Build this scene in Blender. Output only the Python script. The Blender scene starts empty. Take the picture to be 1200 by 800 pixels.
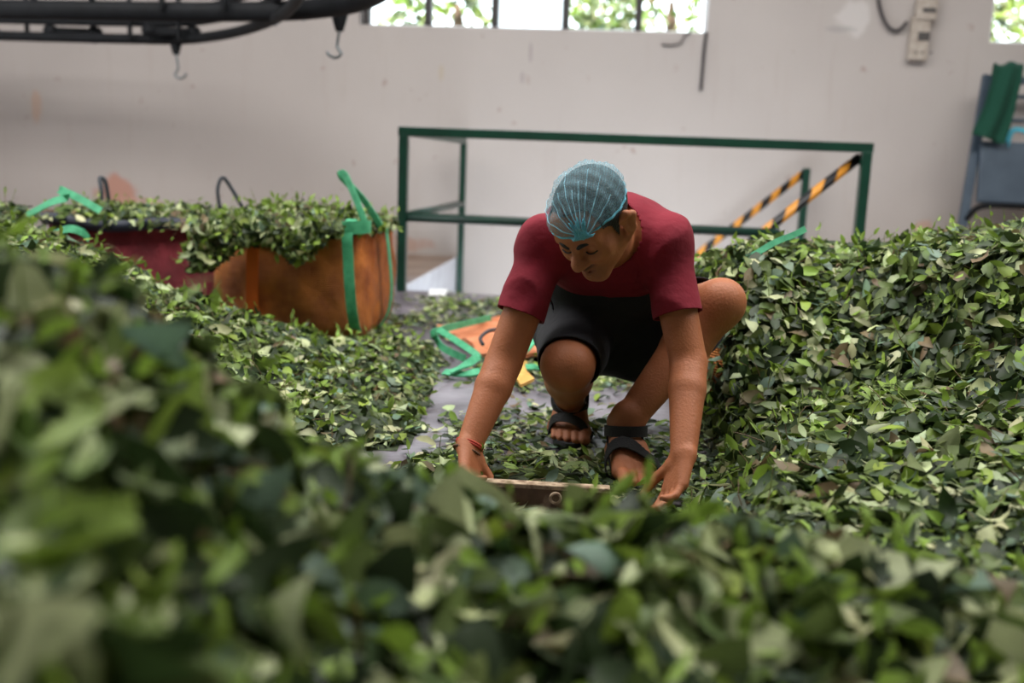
import bpy, bmesh, math, random
import numpy as np
from mathutils import Matrix, Vector

rng = np.random.default_rng(7)
random.seed(7)
SC = bpy.context.scene
COL = SC.collection

# ------------------------------------------------------------------ camera
F = 1167.0                       # focal length in pixels of the 1200x800 frame
YAW, PITCH, ROLL = math.radians(5.7), math.radians(10.2), math.radians(2.2)
CAM = np.array([0.0, 0.0, 0.73])


def rz(a):
    c, s = math.cos(a), math.sin(a)
    return np.array([[c, -s, 0], [s, c, 0], [0, 0, 1.0]])


def rx(a):
    c, s = math.cos(a), math.sin(a)
    return np.array([[1.0, 0, 0], [0, c, -s], [0, s, c]])


RC = rz(YAW) @ rx(math.pi / 2 - PITCH) @ rz(ROLL)
HEADING = np.array([-math.sin(YAW), math.cos(YAW), 0.0])
cam_data = bpy.data.cameras.new('camera')
cam_data.sensor_width = 36.0
cam_data.lens = F * 36.0 / 1200.0
cam_data.clip_start = 0.02
cam_data.dof.use_dof = True
cam_data.dof.focus_distance = 2.22
cam_data.dof.aperture_fstop = 2.1
cam_data.dof.aperture_blades = 0
cam = bpy.data.objects.new('camera', cam_data)
COL.objects.link(cam)
M4 = np.eye(4); M4[:3, :3] = RC; M4[:3, 3] = CAM
cam.matrix_world = Matrix(M4.tolist())
SC.camera = cam

# ------------------------------------------------------------------ light
SC.view_settings.view_transform = 'Standard'
SC.view_settings.look = 'None'
SC.view_settings.gamma = 1.0
SC.view_settings.use_curve_mapping = False
SC.view_settings.exposure = 0.0

world = bpy.data.worlds.new('world'); SC.world = world
world.use_nodes = True
bgn = world.node_tree.nodes['Background']
bgn.inputs['Color'].default_value = (0.86, 0.94, 1.0, 1)
bgn.inputs['Strength'].default_value = 6.0

sun = bpy.data.lights.new('sun', 'SUN'); sun.energy = 12.0; sun.angle = 0.02
sun.color = (1.0, 0.95, 0.85)
so = bpy.data.objects.new('sun', sun); COL.objects.link(so)
so.rotation_euler = (math.radians(38), 0, math.radians(-22))


def area(name, loc, sx, sy, power, color, rot=(0, 0, 0)):
    l = bpy.data.lights.new(name, 'AREA'); l.shape = 'RECTANGLE'
    l.size, l.size_y, l.energy, l.color = sx, sy, power, color
    o = bpy.data.objects.new(name, l); COL.objects.link(o)
    o.location = loc; o.rotation_euler = rot
    return o


# added side fill that brightens the left of the room; no opening behind it
area('left_fill', (-5.9, 4.6, 1.7), 3.0, 2.2, 70, (0.95, 0.98, 1.0), (0, math.radians(-90), 0))
# translucent roof panels let daylight into the shed
area('roof_light', (-0.4, 3.15, 4.3), 10.4, 2.1, 680, (1.0, 0.98, 0.95))
area('roof_light', (-1.6, -0.2, 4.3), 2.0, 1.6, 18, (0.92, 0.96, 1.0))

# ------------------------------------------------------------------ helpers


def ray(px, py):
    return RC @ np.array([(px - 600) / F, (400 - py) / F, -1.0])


def at_y(px, py, Y):
    r = ray(px, py); return CAM + r * Y / r[1]


def at_z(px, py, z):
    r = ray(px, py); return CAM + r * (z - CAM[2]) / r[2]


def at_d(px, py, d):
    r = ray(px, py); return CAM + r * d / (r @ HEADING)


def project(P):
    q = (np.asarray(P) - CAM) @ RC
    return 600 + F * q[:, 0] / -q[:, 2], 400 - F * q[:, 1] / -q[:, 2], -q[:, 2]


def g2w(g):
    g = np.asarray(g, float); c, s = math.cos(YAW), math.sin(YAW)
    o = g.copy(); o[..., 0] = g[..., 0] * c - g[..., 1] * s; o[..., 1] = g[..., 0] * s + g[..., 1] * c
    return o


def w2g(w):
    w = np.asarray(w, float); c, s = math.cos(YAW), math.sin(YAW)
    o = w.copy(); o[..., 0] = w[..., 0] * c + w[..., 1] * s; o[..., 1] = -w[..., 0] * s + w[..., 1] * c
    return o


def srgb(r, g, b):
    f = lambda u: u / 12.92 if u <= 0.04045 else ((u + 0.055) / 1.055) ** 2.4
    return (f(r / 255), f(g / 255), f(b / 255), 1.0)


def unit(v):
    v = np.asarray(v, float); return v / np.linalg.norm(v)


ORIGIN = {}


def tag(o, label=None, cat=None, group=None, kind=None):
    if label: o['label'] = label
    if cat: o['category'] = cat
    if group: o['group'] = group
    if kind: o['kind'] = kind
    return o


def empty(name, loc, label, cat, group=None):
    o = bpy.data.objects.new(name, None); COL.objects.link(o)
    o.empty_display_size = 0.1
    o.location = [float(a) for a in loc]
    ORIGIN[o.name] = np.array(loc, float)
    return tag(o, label, cat, group)


def new_mesh(name, v, f, mats, smooth=True):
    me = bpy.data.meshes.new(name)
    me.from_pydata([tuple(map(float, p)) for p in v], [], [tuple(map(int, q)) for q in f])
    for m in (mats if isinstance(mats, (list, tuple)) else [mats]):
        me.materials.append(m)
    if smooth: me.polygons.foreach_set('use_smooth', [True] * len(me.polygons))
    me.update()
    return me


def put(name, vf, mat, parent=None, smooth=True, keep=False):
    """link one mesh object; world coordinates in, origin at its base (or the thing's base)"""
    if len(vf) > 2: smooth = False
    v, f = vf[:2]
    v = np.asarray(v, float).reshape(-1, 3)
    if parent is not None:
        org = ORIGIN[parent.name]
    elif keep:
        org = np.zeros(3)
    else:
        org = np.array([(v[:, 0].min() + v[:, 0].max()) / 2, (v[:, 1].min() + v[:, 1].max()) / 2, v[:, 2].min()])
    o = bpy.data.objects.new(name, new_mesh(name, v - org, f, mat, smooth)); COL.objects.link(o)
    if parent is not None: o.parent = parent
    else: o.location = org.tolist()
    ORIGIN[o.name] = org
    return o


def bulk_mesh(name, V, Fs, mats, col=None, smooth=True, matidx=None):
    """V (N,3), Fs list of (M,k) index arrays"""
    me = bpy.data.meshes.new(name)
    me.vertices.add(len(V)); me.vertices.foreach_set('co', np.ascontiguousarray(V, np.float32).ravel())
    idx = np.concatenate([f.ravel() for f in Fs]).astype(np.int32)
    tot = np.concatenate([np.full(len(f), f.shape[1], np.int32) for f in Fs])
    st = np.concatenate([[0], np.cumsum(tot)[:-1]]).astype(np.int32)
    me.loops.add(len(idx)); me.loops.foreach_set('vertex_index', idx)
    me.polygons.add(len(tot)); me.polygons.foreach_set('loop_start', st)
    if matidx is not None: me.polygons.foreach_set('material_index', matidx.astype(np.int32))
    me.polygons.foreach_set('use_smooth', np.full(len(tot), smooth))
    for m in (mats if isinstance(mats, (list, tuple)) else [mats]): me.materials.append(m)
    if col is not None:
        a = me.color_attributes.new('Col', 'FLOAT_COLOR', 'POINT')
        a.data.foreach_set('color', np.ascontiguousarray(col, np.float32).ravel())
    me.update(calc_edges=True)
    return me


def box(lo, hi, bev=0.0):
    lo, hi = np.minimum(lo, hi), np.maximum(lo, hi)
    bm = bmesh.new(); bmesh.ops.create_cube(bm, size=1.0)
    for v in bm.verts: v.co = Vector([lo[i] + (v.co[i] + 0.5) * (hi[i] - lo[i]) for i in range(3)])
    if bev > 0: bmesh.ops.bevel(bm, geom=list(bm.edges), offset=bev, segments=2, affect='EDGES', profile=0.6)
    return bm2(bm)


def bm2(bm):
    bm.verts.index_update()
    r = (np.array([v.co[:] for v in bm.verts]), [[v.index for v in f.verts] for f in bm.faces])
    bm.free(); return r


def obox(a, b, w, h, bev=0.0, up=(0, 0, 1)):
    """square bar from a to b, w across, h along 'up'"""
    a, b = np.asarray(a, float), np.asarray(b, float)
    L = np.linalg.norm(b - a); t = (b - a) / L
    s = np.cross(t, up); s = unit(s) if np.linalg.norm(s) > 1e-5 else np.array([1.0, 0, 0])
    u = np.cross(s, t)
    v, f = box((0, -w / 2, -h / 2), (L, w / 2, h / 2), bev)
    return a + v[:, :1] * t + v[:, 1:2] * s + v[:, 2:] * u, f


def xform(vf, R, t=(0, 0, 0)):
    return np.asarray(vf[0]) @ np.asarray(R).T + np.asarray(t), vf[1]


def join(*parts):
    V, Fc, n = [], [], 0
    for v, f in parts:
        V.append(np.asarray(v, float)); Fc += [[i + n for i in q] for q in f]; n += len(v)
    return np.concatenate(V), Fc


def spline(pts, n=8):
    p = np.asarray(pts, float); out = []
    q = np.vstack([2 * p[0] - p[1], p, 2 * p[-1] - p[-2]])
    for i in range(1, len(q) - 2):
        for t in np.linspace(0, 1, n, endpoint=False):
            a, b, c, d = q[i - 1], q[i], q[i + 1], q[i + 2]
            out.append(0.5 * (2 * b + (c - a) * t + (2 * a - 5 * b + 4 * c - d) * t * t + (3 * b - a - 3 * c + d) * t ** 3))
    out.append(p[-1]); return np.array(out)


def tube(pts, r, n=8, flat=1.0, upv=(0, 0, 1), closed=False):
    p = np.asarray(pts, float); m = len(p)
    r = np.broadcast_to(np.asarray(r, float), (m,))
    T = np.gradient(p, axis=0) if not closed else np.roll(p, -1, 0) - np.roll(p, 1, 0)
    V = []
    prev = None
    for i in range(m):
        t = unit(T[i])
        s = np.cross(t, upv) if prev is None else prev - t * (prev @ t)
        if np.linalg.norm(s) < 1e-4: s = np.cross(t, (1, 0.1, 0))
        s = unit(s); prev = s; u = np.cross(s, t)
        for k in range(n):
            a = 2 * math.pi * k / n
            V.append(p[i] + r[i] * (math.cos(a) * s + flat * math.sin(a) * u))
    Fc = []
    for i in range(m if closed else m - 1):
        j = (i + 1) % m
        for k in range(n):
            l = (k + 1) % n
            Fc.append([i * n + k, i * n + l, j * n + l, j * n + k])
    if not closed:
        Fc.append([k for k in range(n)][::-1]); Fc.append([(m - 1) * n + k for k in range(n)])
    return np.array(V), Fc


def ribbon(pts, w, th, side):
    """flat webbing along pts; side = width direction"""
    p = np.asarray(pts, float); m = len(p); V = []
    T = np.gradient(p, axis=0)
    sd = np.broadcast_to(np.asarray(side, float), (m, 3))
    for i in range(m):
        t = unit(T[i]); s = unit(sd[i] - t * (sd[i] @ t)); u = np.cross(t, s)
        for a, b in ((-1, -1), (1, -1), (1, 1), (-1, 1)):
            V.append(p[i] + a * s * w / 2 + b * u * th / 2)
    Fc = [[i * 4 + k, i * 4 + (k + 1) % 4, i * 4 + 4 + (k + 1) % 4, i * 4 + 4 + k] for i in range(m - 1) for k in range(4)]
    Fc += [[3, 2, 1, 0], [4 * m - 4, 4 * m - 3, 4 * m - 2, 4 * m - 1]]
    return np.array(V), Fc, True


_tab = rng.random((64, 64, 64)).astype(np.float32)


def vnoise(P):
    P = np.asarray(P, np.float32); i = np.floor(P).astype(int); f = P - i; f = f * f * (3 - 2 * f)
    r = 0
    for a in (0, 1):
        for b in (0, 1):
            for c in (0, 1):
                w = (f[..., 0] if a else 1 - f[..., 0]) * (f[..., 1] if b else 1 - f[..., 1]) * (f[..., 2] if c else 1 - f[..., 2])
                r = r + w * _tab[(i[..., 0] + a) % 64, (i[..., 1] + b) % 64, (i[..., 2] + c) % 64]
    return r * 2 - 1


def sstep(x):
    x = np.clip(x, 0, 1); return x * x * (3 - 2 * x)


# ------------------------------------------------------------------ materials
def mat(name, color, rough=0.6, metal=0.0, noise=None, scale=8.0, bump=0.0, bscale=60.0, spec=0.5, coat=0.0):
    m = bpy.data.materials.new(name); m.use_nodes = True
    nt = m.node_tree; N = nt.nodes; L = nt.links
    b = N['Principled BSDF']
    b.inputs['Base Color'].default_value = color; b.inputs['Roughness'].default_value = rough
    b.inputs['Metallic'].default_value = metal; b.inputs['Specular IOR Level'].default_value = spec
    b.inputs['Coat Weight'].default_value = coat
    tc = N.new('ShaderNodeTexCoord')
    if noise is not None:
        n = N.new('ShaderNodeTexNoise'); n.inputs['Scale'].default_value = scale; n.inputs['Detail'].default_value = 6
        L.new(tc.outputs['Object'], n.inputs['Vector'])
        r = N.new('ShaderNodeValToRGB'); r.color_ramp.elements[0].position = 0.35; r.color_ramp.elements[1].position = 0.68
        r.color_ramp.elements[0].color = color; r.color_ramp.elements[1].color = noise
        L.new(n.outputs['Fac'], r.inputs['Fac']); L.new(r.outputs['Color'], b.inputs['Base Color'])
    if bump > 0:
        n2 = N.new('ShaderNodeTexNoise'); n2.inputs['Scale'].default_value = bscale; n2.inputs['Detail'].default_value = 4
        L.new(tc.outputs['Object'], n2.inputs['Vector'])
        bp = N.new('ShaderNodeBump'); bp.inputs['Strength'].default_value = bump; bp.inputs['Distance'].default_value = 0.01
        L.new(n2.outputs['Fac'], bp.inputs['Height']); L.new(bp.outputs['Normal'], b.inputs['Normal'])
    return m


def nodes_of(m):
    return m.node_tree.nodes, m.node_tree.links, m.node_tree.nodes['Principled BSDF']


def math_n(N, L, op, a, b=None, clamp=False):
    n = N.new('ShaderNodeMath'); n.operation = op; n.use_clamp = clamp
    for i, x in enumerate((a, b)):
        if x is None: continue
        if isinstance(x, (int, float)): n.inputs[i].default_value = x
        else: L.new(x, n.inputs[i])
    return n.outputs[0]


def mix_n(N, L, fac, a, b, mode='MIX'):
    n = N.new('ShaderNodeMix'); n.data_type = 'RGBA'; n.blend_type = mode
    for s, x in ((0, fac), (6, a), (7, b)):
        if hasattr(x, 'links'): L.new(x, n.inputs[s])
        else: n.inputs[s].default_value = x
    return n.outputs[2]


def blob_mask(N, L, vec, c, rad, warp=None):
    """soft-edged stain around point c (object space), 1 inside"""
    mp = N.new('ShaderNodeMapping')
    mp.inputs['Location'].default_value = [-c[i] / rad[i] for i in range(3)]
    mp.inputs['Scale'].default_value = [1 / rad[i] for i in range(3)]
    L.new(vec, mp.inputs['Vector'])
    ln = N.new('ShaderNodeVectorMath'); ln.operation = 'LENGTH'; L.new(mp.outputs[0], ln.inputs[0])
    d = ln.outputs['Value']
    if warp is not None: d = math_n(N, L, 'ADD', d, warp)
    mr = N.new('ShaderNodeMapRange'); mr.inputs[1].default_value = 0.75; mr.inputs[2].default_value = 1.1
    mr.inputs[3].default_value = 1; mr.inputs[4].default_value = 0
    L.new(d, mr.inputs[0]); return mr.outputs[0]


def wall_material():
    m = mat('painted_plaster', srgb(205, 197, 193), 0.75, bump=0.15, bscale=35)
    N, L, b = nodes_of(m)
    tc = N.new('ShaderNodeTexCoord'); v = tc.outputs['Object']
    n = N.new('ShaderNodeTexNoise'); n.inputs['Scale'].default_value = 1.3; n.inputs['Detail'].default_value = 8
    L.new(v, n.inputs['Vector'])
    c = mix_n(N, L, n.outputs['Fac'], srgb(180, 172, 168), srgb(164, 156, 152))
    mp = N.new('ShaderNodeMapping'); mp.inputs['Scale'].default_value = (9, 9, 0.9); L.new(v, mp.inputs['Vector'])
    n2 = N.new('ShaderNodeTexNoise'); n2.inputs['Scale'].default_value = 1.6; n2.inputs['Detail'].default_value = 5
    L.new(mp.outputs[0], n2.inputs['Vector'])
    st = N.new('ShaderNodeMapRange'); st.inputs[1].default_value = 0.58; st.inputs[2].default_value = 0.78
    st.inputs[4].default_value = 0.3
    L.new(n2.outputs['Fac'], st.inputs[0])
    c = mix_n(N, L, st.outputs[0], c, srgb(160, 148, 140))
    # small dark specks
    n3 = N.new('ShaderNodeTexNoise'); n3.inputs['Scale'].default_value = 9; n3.inputs['Detail'].default_value = 3
    L.new(v, n3.inputs['Vector'])
    sp = N.new('ShaderNodeMapRange'); sp.inputs[1].default_value = 0.70; sp.inputs[2].default_value = 0.76; sp.inputs[4].default_value = 0.55
    L.new(n3.outputs['Fac'], sp.inputs[0]); c = mix_n(N, L, sp.outputs[0], c, srgb(140, 118, 104))
    wn = N.new('ShaderNodeTexNoise'); wn.inputs['Scale'].default_value = 7; wn.inputs['Detail'].default_value = 6
    L.new(v, wn.inputs['Vector'])
    warp = math_n(N, L, 'MULTIPLY', math_n(N, L, 'SUBTRACT', wn.outputs['Fac'], 0.5), 1.6)
    for (px, py, rx_, rz_, colr, amt) in ((138, 226, 0.17, 0.14, (176, 126, 108), 0.85), (165, 240, 0.24, 0.07, (186, 146, 130), 0.6),
                                          (42, 124, 0.05, 0.14, (176, 150, 132), 0.8), (1083, 268, 0.07, 0.07, (190, 150, 128), 0.6),
                                          (960, 292, 0.2, 0.08, (190, 158, 140), 0.5), (1000, 20, 0.14, 0.13, (204, 200, 198), 0.5),
                                          (985, 34, 0.10, 0.03, (150, 146, 144), 0.6), (455, 285, 0.35, 0.07, (168, 134, 118), 0.7),
                                          (612, 90, 0.02, 0.05, (150, 142, 140), 0.7), (622, 60, 0.015, 0.07, (150, 142, 140), 0.7),
                                          (517, 86, 0.02, 0.06, (170, 158, 140), 0.7)):
        p = at_y(px, py, WALL_Y)
        k = math_n(N, L, 'MULTIPLY', blob_mask(N, L, v, p, (rx_, 0.6, rz_), warp), amt)
        c = mix_n(N, L, k, c, srgb(*colr))
    L.new(c, b.inputs['Base Color'])
    return m


def floor_material():
    m = mat('worn_concrete', srgb(120, 116, 124), 0.4, bump=0.25, bscale=25)
    N, L, b = nodes_of(m)
    tc = N.new('ShaderNodeTexCoord'); v = tc.outputs['Object']
    n = N.new('ShaderNodeTexNoise'); n.inputs['Scale'].default_value = 3.2; n.inputs['Detail'].default_value = 9
    L.new(v, n.inputs['Vector'])
    r = N.new('ShaderNodeValToRGB'); r.color_ramp.elements[0].position = 0.38; r.color_ramp.elements[1].position = 0.66
    r.color_ramp.elements[0].color = srgb(78, 71, 77); r.color_ramp.elements[1].color = srgb(126, 118, 128)
    L.new(n.outputs['Fac'], r.inputs['Fac'])
    # brown dirt along the back wall strip
    s = N.new('ShaderNodeSeparateXYZ'); L.new(v, s.inputs[0])
    mr = N.new('ShaderNodeMapRange'); mr.inputs[1].default_value = 5.7; mr.inputs[2].default_value = 6.3
    L.new(s.outputs[1], mr.inputs[0])
    n2 = N.new('ShaderNodeTexNoise'); n2.inputs['Scale'].default_value = 6; n2.inputs['Detail'].default_value = 8; L.new(v, n2.inputs['Vector'])
    dirt = mix_n(N, L, n2.outputs['Fac'], srgb(104, 84, 70), srgb(160, 136, 120))
    c = mix_n(N, L, mr.outputs[0], r.outputs['Color'], dirt)
    L.new(c, b.inputs['Base Color'])
    ro = N.new('ShaderNodeMapRange'); ro.inputs[1].default_value = 0.3; ro.inputs[2].default_value = 0.7
    ro.inputs[3].default_value = 0.5; ro.inputs[4].default_value = 0.28
    L.new(n.outputs['Fac'], ro.inputs[0]); L.new(ro.outputs[0], b.inputs['Roughness'])
    return m


def leaf_material():
    m = mat('fresh_leaf', (0.1, 0.2, 0.05, 1), 0.5, spec=0.35)
    N, L, b = nodes_of(m)
    a = N.new('ShaderNodeVertexColor'); a.layer_name = 'Col'
    tc = N.new('ShaderNodeTexCoord')
    n = N.new('ShaderNodeTexNoise'); n.inputs['Scale'].default_value = 40; n.inputs['Detail'].default_value = 3
    L.new(tc.outputs['Object'], n.inputs['Vector'])
    mr = N.new('ShaderNodeMapRange'); mr.inputs[3].default_value = 0.72; mr.inputs[4].default_value = 1.28
    L.new(n.outputs['Fac'], mr.inputs[0])
    vm = N.new('ShaderNodeVectorMath'); vm.operation = 'SCALE'; L.new(a.outputs['Color'], vm.inputs[0]); L.new(mr.outputs[0], vm.inputs['Scale'])
    L.new(vm.outputs[0], b.inputs['Base Color'])
    t = N.new('ShaderNodeBsdfTranslucent'); L.new(vm.outputs[0], t.inputs['Color'])
    mx = N.new('ShaderNodeMixShader'); mx.inputs[0].default_value = 0.22
    L.new(b.outputs[0], mx.inputs[1]); L.new(t.outputs[0], mx.inputs[2])
    L.new(mx.outputs[0], N['Material Output'].inputs['Surface'])
    return m


def woven(name, c1, c2, rough=0.75, sc=260):
    """woven plastic sack cloth: fine weave relief, blotchy dye"""
    m = mat(name, c1, rough, noise=c2, scale=11)
    N, L, b = nodes_of(m)
    tc = N.new('ShaderNodeTexCoord')
    w1 = N.new('ShaderNodeTexWave'); w1.inputs['Scale'].default_value = sc / 6; w1.bands_direction = 'X'
    w2 = N.new('ShaderNodeTexWave'); w2.inputs['Scale'].default_value = sc / 6; w2.bands_direction = 'Z'
    L.new(tc.outputs['Object'], w1.inputs['Vector']); L.new(tc.outputs['Object'], w2.inputs['Vector'])
    s = math_n(N, L, 'ADD', w1.outputs['Fac'], w2.outputs['Fac'])
    n = N.new('ShaderNodeTexNoise'); n.inputs['Scale'].default_value = 14; n.inputs['Detail'].default_value = 5
    L.new(tc.outputs['Object'], n.inputs['Vector'])
    s = math_n(N, L, 'ADD', math_n(N, L, 'MULTIPLY', s, 0.2), math_n(N, L, 'MULTIPLY', n.outputs['Fac'], 2.2))
    bp = N.new('ShaderNodeBump'); bp.inputs['Strength'].default_value = 0.8; bp.inputs['Distance'].default_value = 0.02
    L.new(s, bp.inputs['Height']); L.new(bp.outputs['Normal'], b.inputs['Normal'])
    return m


WALL_Y = 7.6
MT = {}
MT['wall'] = wall_material()
MT['floor'] = floor_material()
MT['leaf'] = leaf_material()
MT['green_paint'] = mat('green_gloss_paint', srgb(12, 56, 42), 0.35, noise=srgb(9, 44, 34), scale=6)
MT['white_paint'] = mat('white_window_paint', srgb(232, 236, 240), 0.5)
MT['dark_bar'] = mat('dark_window_bar', srgb(46, 42, 42), 0.5)
MT['black_steel'] = mat('black_steel', srgb(10, 12, 15), 0.65, noise=srgb(18, 20, 24), scale=10, spec=.2)
MT['grey_steel'] = mat('galvanised_steel', srgb(110, 120, 124), 0.35, metal=0.8)
MT['orange_sack'] = woven('orange_woven_sack', srgb(194, 114, 42), srgb(146, 76, 24))
MT['orange_sheet'] = woven('orange_sheet', srgb(228, 150, 108), srgb(206, 118, 74))
MT['orange_band'] = mat('bright_orange_band', srgb(214, 96, 24), 0.7)
MT['red_sack'] = woven('red_woven_sack', srgb(150, 48, 60), srgb(118, 34, 44))
MT['navy'] = mat('navy_hem', srgb(30, 36, 52), 0.6)
MT['green_web'] = mat('green_webbing', srgb(80, 176, 130), 0.6, noise=srgb(54, 146, 104), scale=30, bump=0.2, bscale=300)
MT['dark_cord'] = mat('dark_cord', srgb(44, 50, 58), 0.6)
MT['blue_grey'] = mat('blue_grey_enamel', srgb(66, 80, 94), 0.5, noise=srgb(54, 68, 82), scale=7)
MT['green_cloth'] = mat('green_cloth', srgb(6, 62, 46), 0.95, bump=0.3, bscale=180)
MT['cyan_cloth'] = mat('cyan_cloth', srgb(76, 168, 190), 0.8)
MT['meter'] = mat('aged_grey_plastic', srgb(176, 166, 156), 0.55, noise=srgb(150, 138, 126), scale=14)
MT['meter_dark'] = mat('dark_plastic', srgb(70, 66, 64), 0.4)
MT['cable'] = mat('black_cable', srgb(50, 46, 48), 0.6)
MT['old_wood'] = mat('weathered_board', srgb(110, 84, 62), 0.8, noise=srgb(58, 42, 32), scale=18, bump=0.5, bscale=40)
MT['pale_edge'] = mat('worn_board_edge', srgb(190, 168, 140), 0.8, noise=srgb(110, 84, 62), scale=60, bump=0.4, bscale=120)
MT['yellow_rag'] = mat('yellow_rag', srgb(222, 178, 96), 0.8, noise=srgb(190, 138, 66), scale=20)
MT['patch'] = mat('matte_white', srgb(240, 240, 240), 0.8)
MT['bare'] = mat('bare_concrete', srgb(140, 136, 132), .85, noise=srgb(120, 116, 112), scale=3)
MT['roof'] = mat('roof_sheet', srgb(104, 108, 112), .6, noise=srgb(84, 88, 92), scale=3)
MT['lining'] = mat('pale_lining', srgb(206, 208, 214), 0.7, noise=srgb(188, 188, 196), scale=5)


def glass_material(name, frost=0.0):
    m = bpy.data.materials.new(name); m.use_nodes = True
    N, L = m.node_tree.nodes, m.node_tree.links
    for n in list(N): N.remove(n)
    out = N.new('ShaderNodeOutputMaterial')
    t = N.new('ShaderNodeBsdfTransparent'); t.inputs[0].default_value = (0.95, 0.97, 0.97, 1)
    if frost > 0:
        g = N.new('ShaderNodeBsdfTranslucent'); g.inputs[0].default_value = (0.9, 0.93, 0.95, 1)
        f = frost
    else:
        g = N.new('ShaderNodeBsdfGlossy'); g.inputs['Roughness'].default_value = 0.03; f = 0.06
    mx = N.new('ShaderNodeMixShader'); mx.inputs[0].default_value = f
    L.new(t.outputs[0], mx.inputs[1]); L.new(g.outputs[0], mx.inputs[2]); L.new(mx.outputs[0], out.inputs[0])
    return m


MT['glass'] = glass_material('window_glass')
MT['frosted'] = glass_material('frosted_glass', 0.8)

# ------------------------------------------------------------------ the room
RX0, RX1, RY0, CEIL = -6.0, 5.4, -3.0, 4.4
W1 = (-2.0, 0.578, 1.70, 2.65)
W2 = (2.54, 4.1, 1.685, 2.65)
PIT = (-1.185, 1.30, 5.47)          # stair opening: x0, x1, near edge


def wall_with_holes(x0, x1, z0, z1, y0, y1, holes):
    xs = sorted({x0, x1, *[h[0] for h in holes], *[h[1] for h in holes]})
    zs = sorted({z0, z1, *[h[2] for h in holes], *[h[3] for h in holes]})
    V, Fc = [], []

    def quad(a, b, c, d):
        n = len(V); V.extend([a, b, c, d]); Fc.append([n, n + 1, n + 2, n + 3])
    for i in range(len(xs) - 1):
        for j in range(len(zs) - 1):
            a, b, c, d = xs[i], xs[i + 1], zs[j], zs[j + 1]
            if any(h[0] <= a and b <= h[1] and h[2] <= c and d <= h[3] for h in holes): continue
            quad((a, y0, c), (b, y0, c), (b, y0, d), (a, y0, d)); quad((b, y1, c), (a, y1, c), (a, y1, d), (b, y1, d))
    for (a, b, c, d) in holes:
        quad((a, y0, c), (a, y1, c), (b, y1, c), (b, y0, c)); quad((a, y0, d), (b, y0, d), (b, y1, d), (a, y1, d))
        quad((a, y0, c), (a, y0, d), (a, y1, d), (a, y1, c)); quad((b, y0, c), (b, y1, c), (b, y1, d), (b, y0, d))
    quad((x0, y0, z1), (x1, y0, z1), (x1, y1, z1), (x0, y1, z1))
    return V, Fc


def struct(name, vf, m, parent=None, smooth=False):
    o = put(name, vf, m, parent, smooth, keep=True); o['kind'] = 'structure'; return o


struct('wall_back', wall_with_holes(RX0, RX1, -1.5, CEIL, WALL_Y, WALL_Y + 0.2, [W1, W2]), MT['wall'])
struct('wall_left', box((RX0 - 0.2, RY0, -0.15), (RX0, WALL_Y, CEIL)), MT['bare'])
struct('wall_right', box((RX1, RY0, -0.15), (RX1 + 0.2, WALL_Y, CEIL)), MT['bare'])
struct('wall_front', box((RX0, RY0 - 0.2, -0.15), (RX1, RY0, CEIL)), MT['bare'])
struct('ceiling', box((RX0 - 0.2, RY0 - 0.2, CEIL), (RX1 + 0.2, WALL_Y + 0.2, CEIL + 0.15)), MT['roof'])
struct('floor', join(box((RX0, RY0, -0.15), (RX1, PIT[2], 0)), box((RX0, PIT[2], -0.15), (PIT[0] - 0.02, WALL_Y, 0)),
                     box((PIT[1] + 0.02, PIT[2], -0.15), (RX1, WALL_Y, 0))), MT['floor'])
struct('wall_stairwell', join(box((PIT[0] - 0.02, PIT[2], -1.5), (PIT[0], WALL_Y, 0.004)), box((PIT[1], PIT[2], -1.5), (PIT[1] + 0.02, WALL_Y, 0.004)),
                              box((PIT[0], PIT[2], -1.5), (PIT[1], WALL_Y, -1.45))), MT['lining'])


# roof panel trim, and an added frame around the left fill lamp on solid wall
DL = RX0
struct('fill_frame_1', join(box((DL, 3.0, 0), (DL + .12, 3.12, 2.9), .01), box((DL, 6.08, 0), (DL + .12, 6.2, 2.9), .01), box((DL, 3.0, 2.8), (DL + .12, 6.2, 2.92), .01)), MT['dark_bar'])  # added surround for the fill lamp, wall behind is closed
struct('trim_1', join(box((-5.7, 1.7, CEIL - .06), (4.9, 1.78, CEIL), .01), box((-5.7, 4.12, CEIL - .06), (4.9, 4.2, CEIL), .01)), MT['white_paint'])


def window(n, W, bars, frosted=None):
    x0, x1, z0, z1 = W; y = WALL_Y + 0.06
    f = 0.028
    w = struct('window_%d' % n, join(box((x0, y, z0), (x0 + f, y + .07, z1), .004), box((x1 - f, y, z0), (x1, y + .07, z1), .004),
                                     box((x0, y, z0), (x1, y + .07, z0 + f * .6), .004), box((x0, y, z1 - f), (x1, y + .07, z1), .004)), MT['white_paint'])
    xs = [x0 + f] + bars + [x1 - f]
    for b in bars:
        put('mullion', box((b - .026, y - .03, z0 + .015), (b + .026, y + .06, z1 - .02), .004), MT['dark_bar'], w, False)
    for i in range(len(xs) - 1):
        put('pane', box((xs[i] + .018, y + .03, z0 + .016), (xs[i + 1] - .018, y + .034, z1 - .026)),
            MT['frosted'] if frosted == i else MT['glass'], w, False)
    return w


bars1 = [at_y(p, 25, WALL_Y + .06)[0] for p in (430, 502, 580, 663, 748)]
window(1, W1, bars1, frosted=3)
window(2, W2, [3.05, 3.56])
# ------------------------------------------------------------------ guard rail and stair rails
NY = 5.424
FY = 7.42


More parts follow.
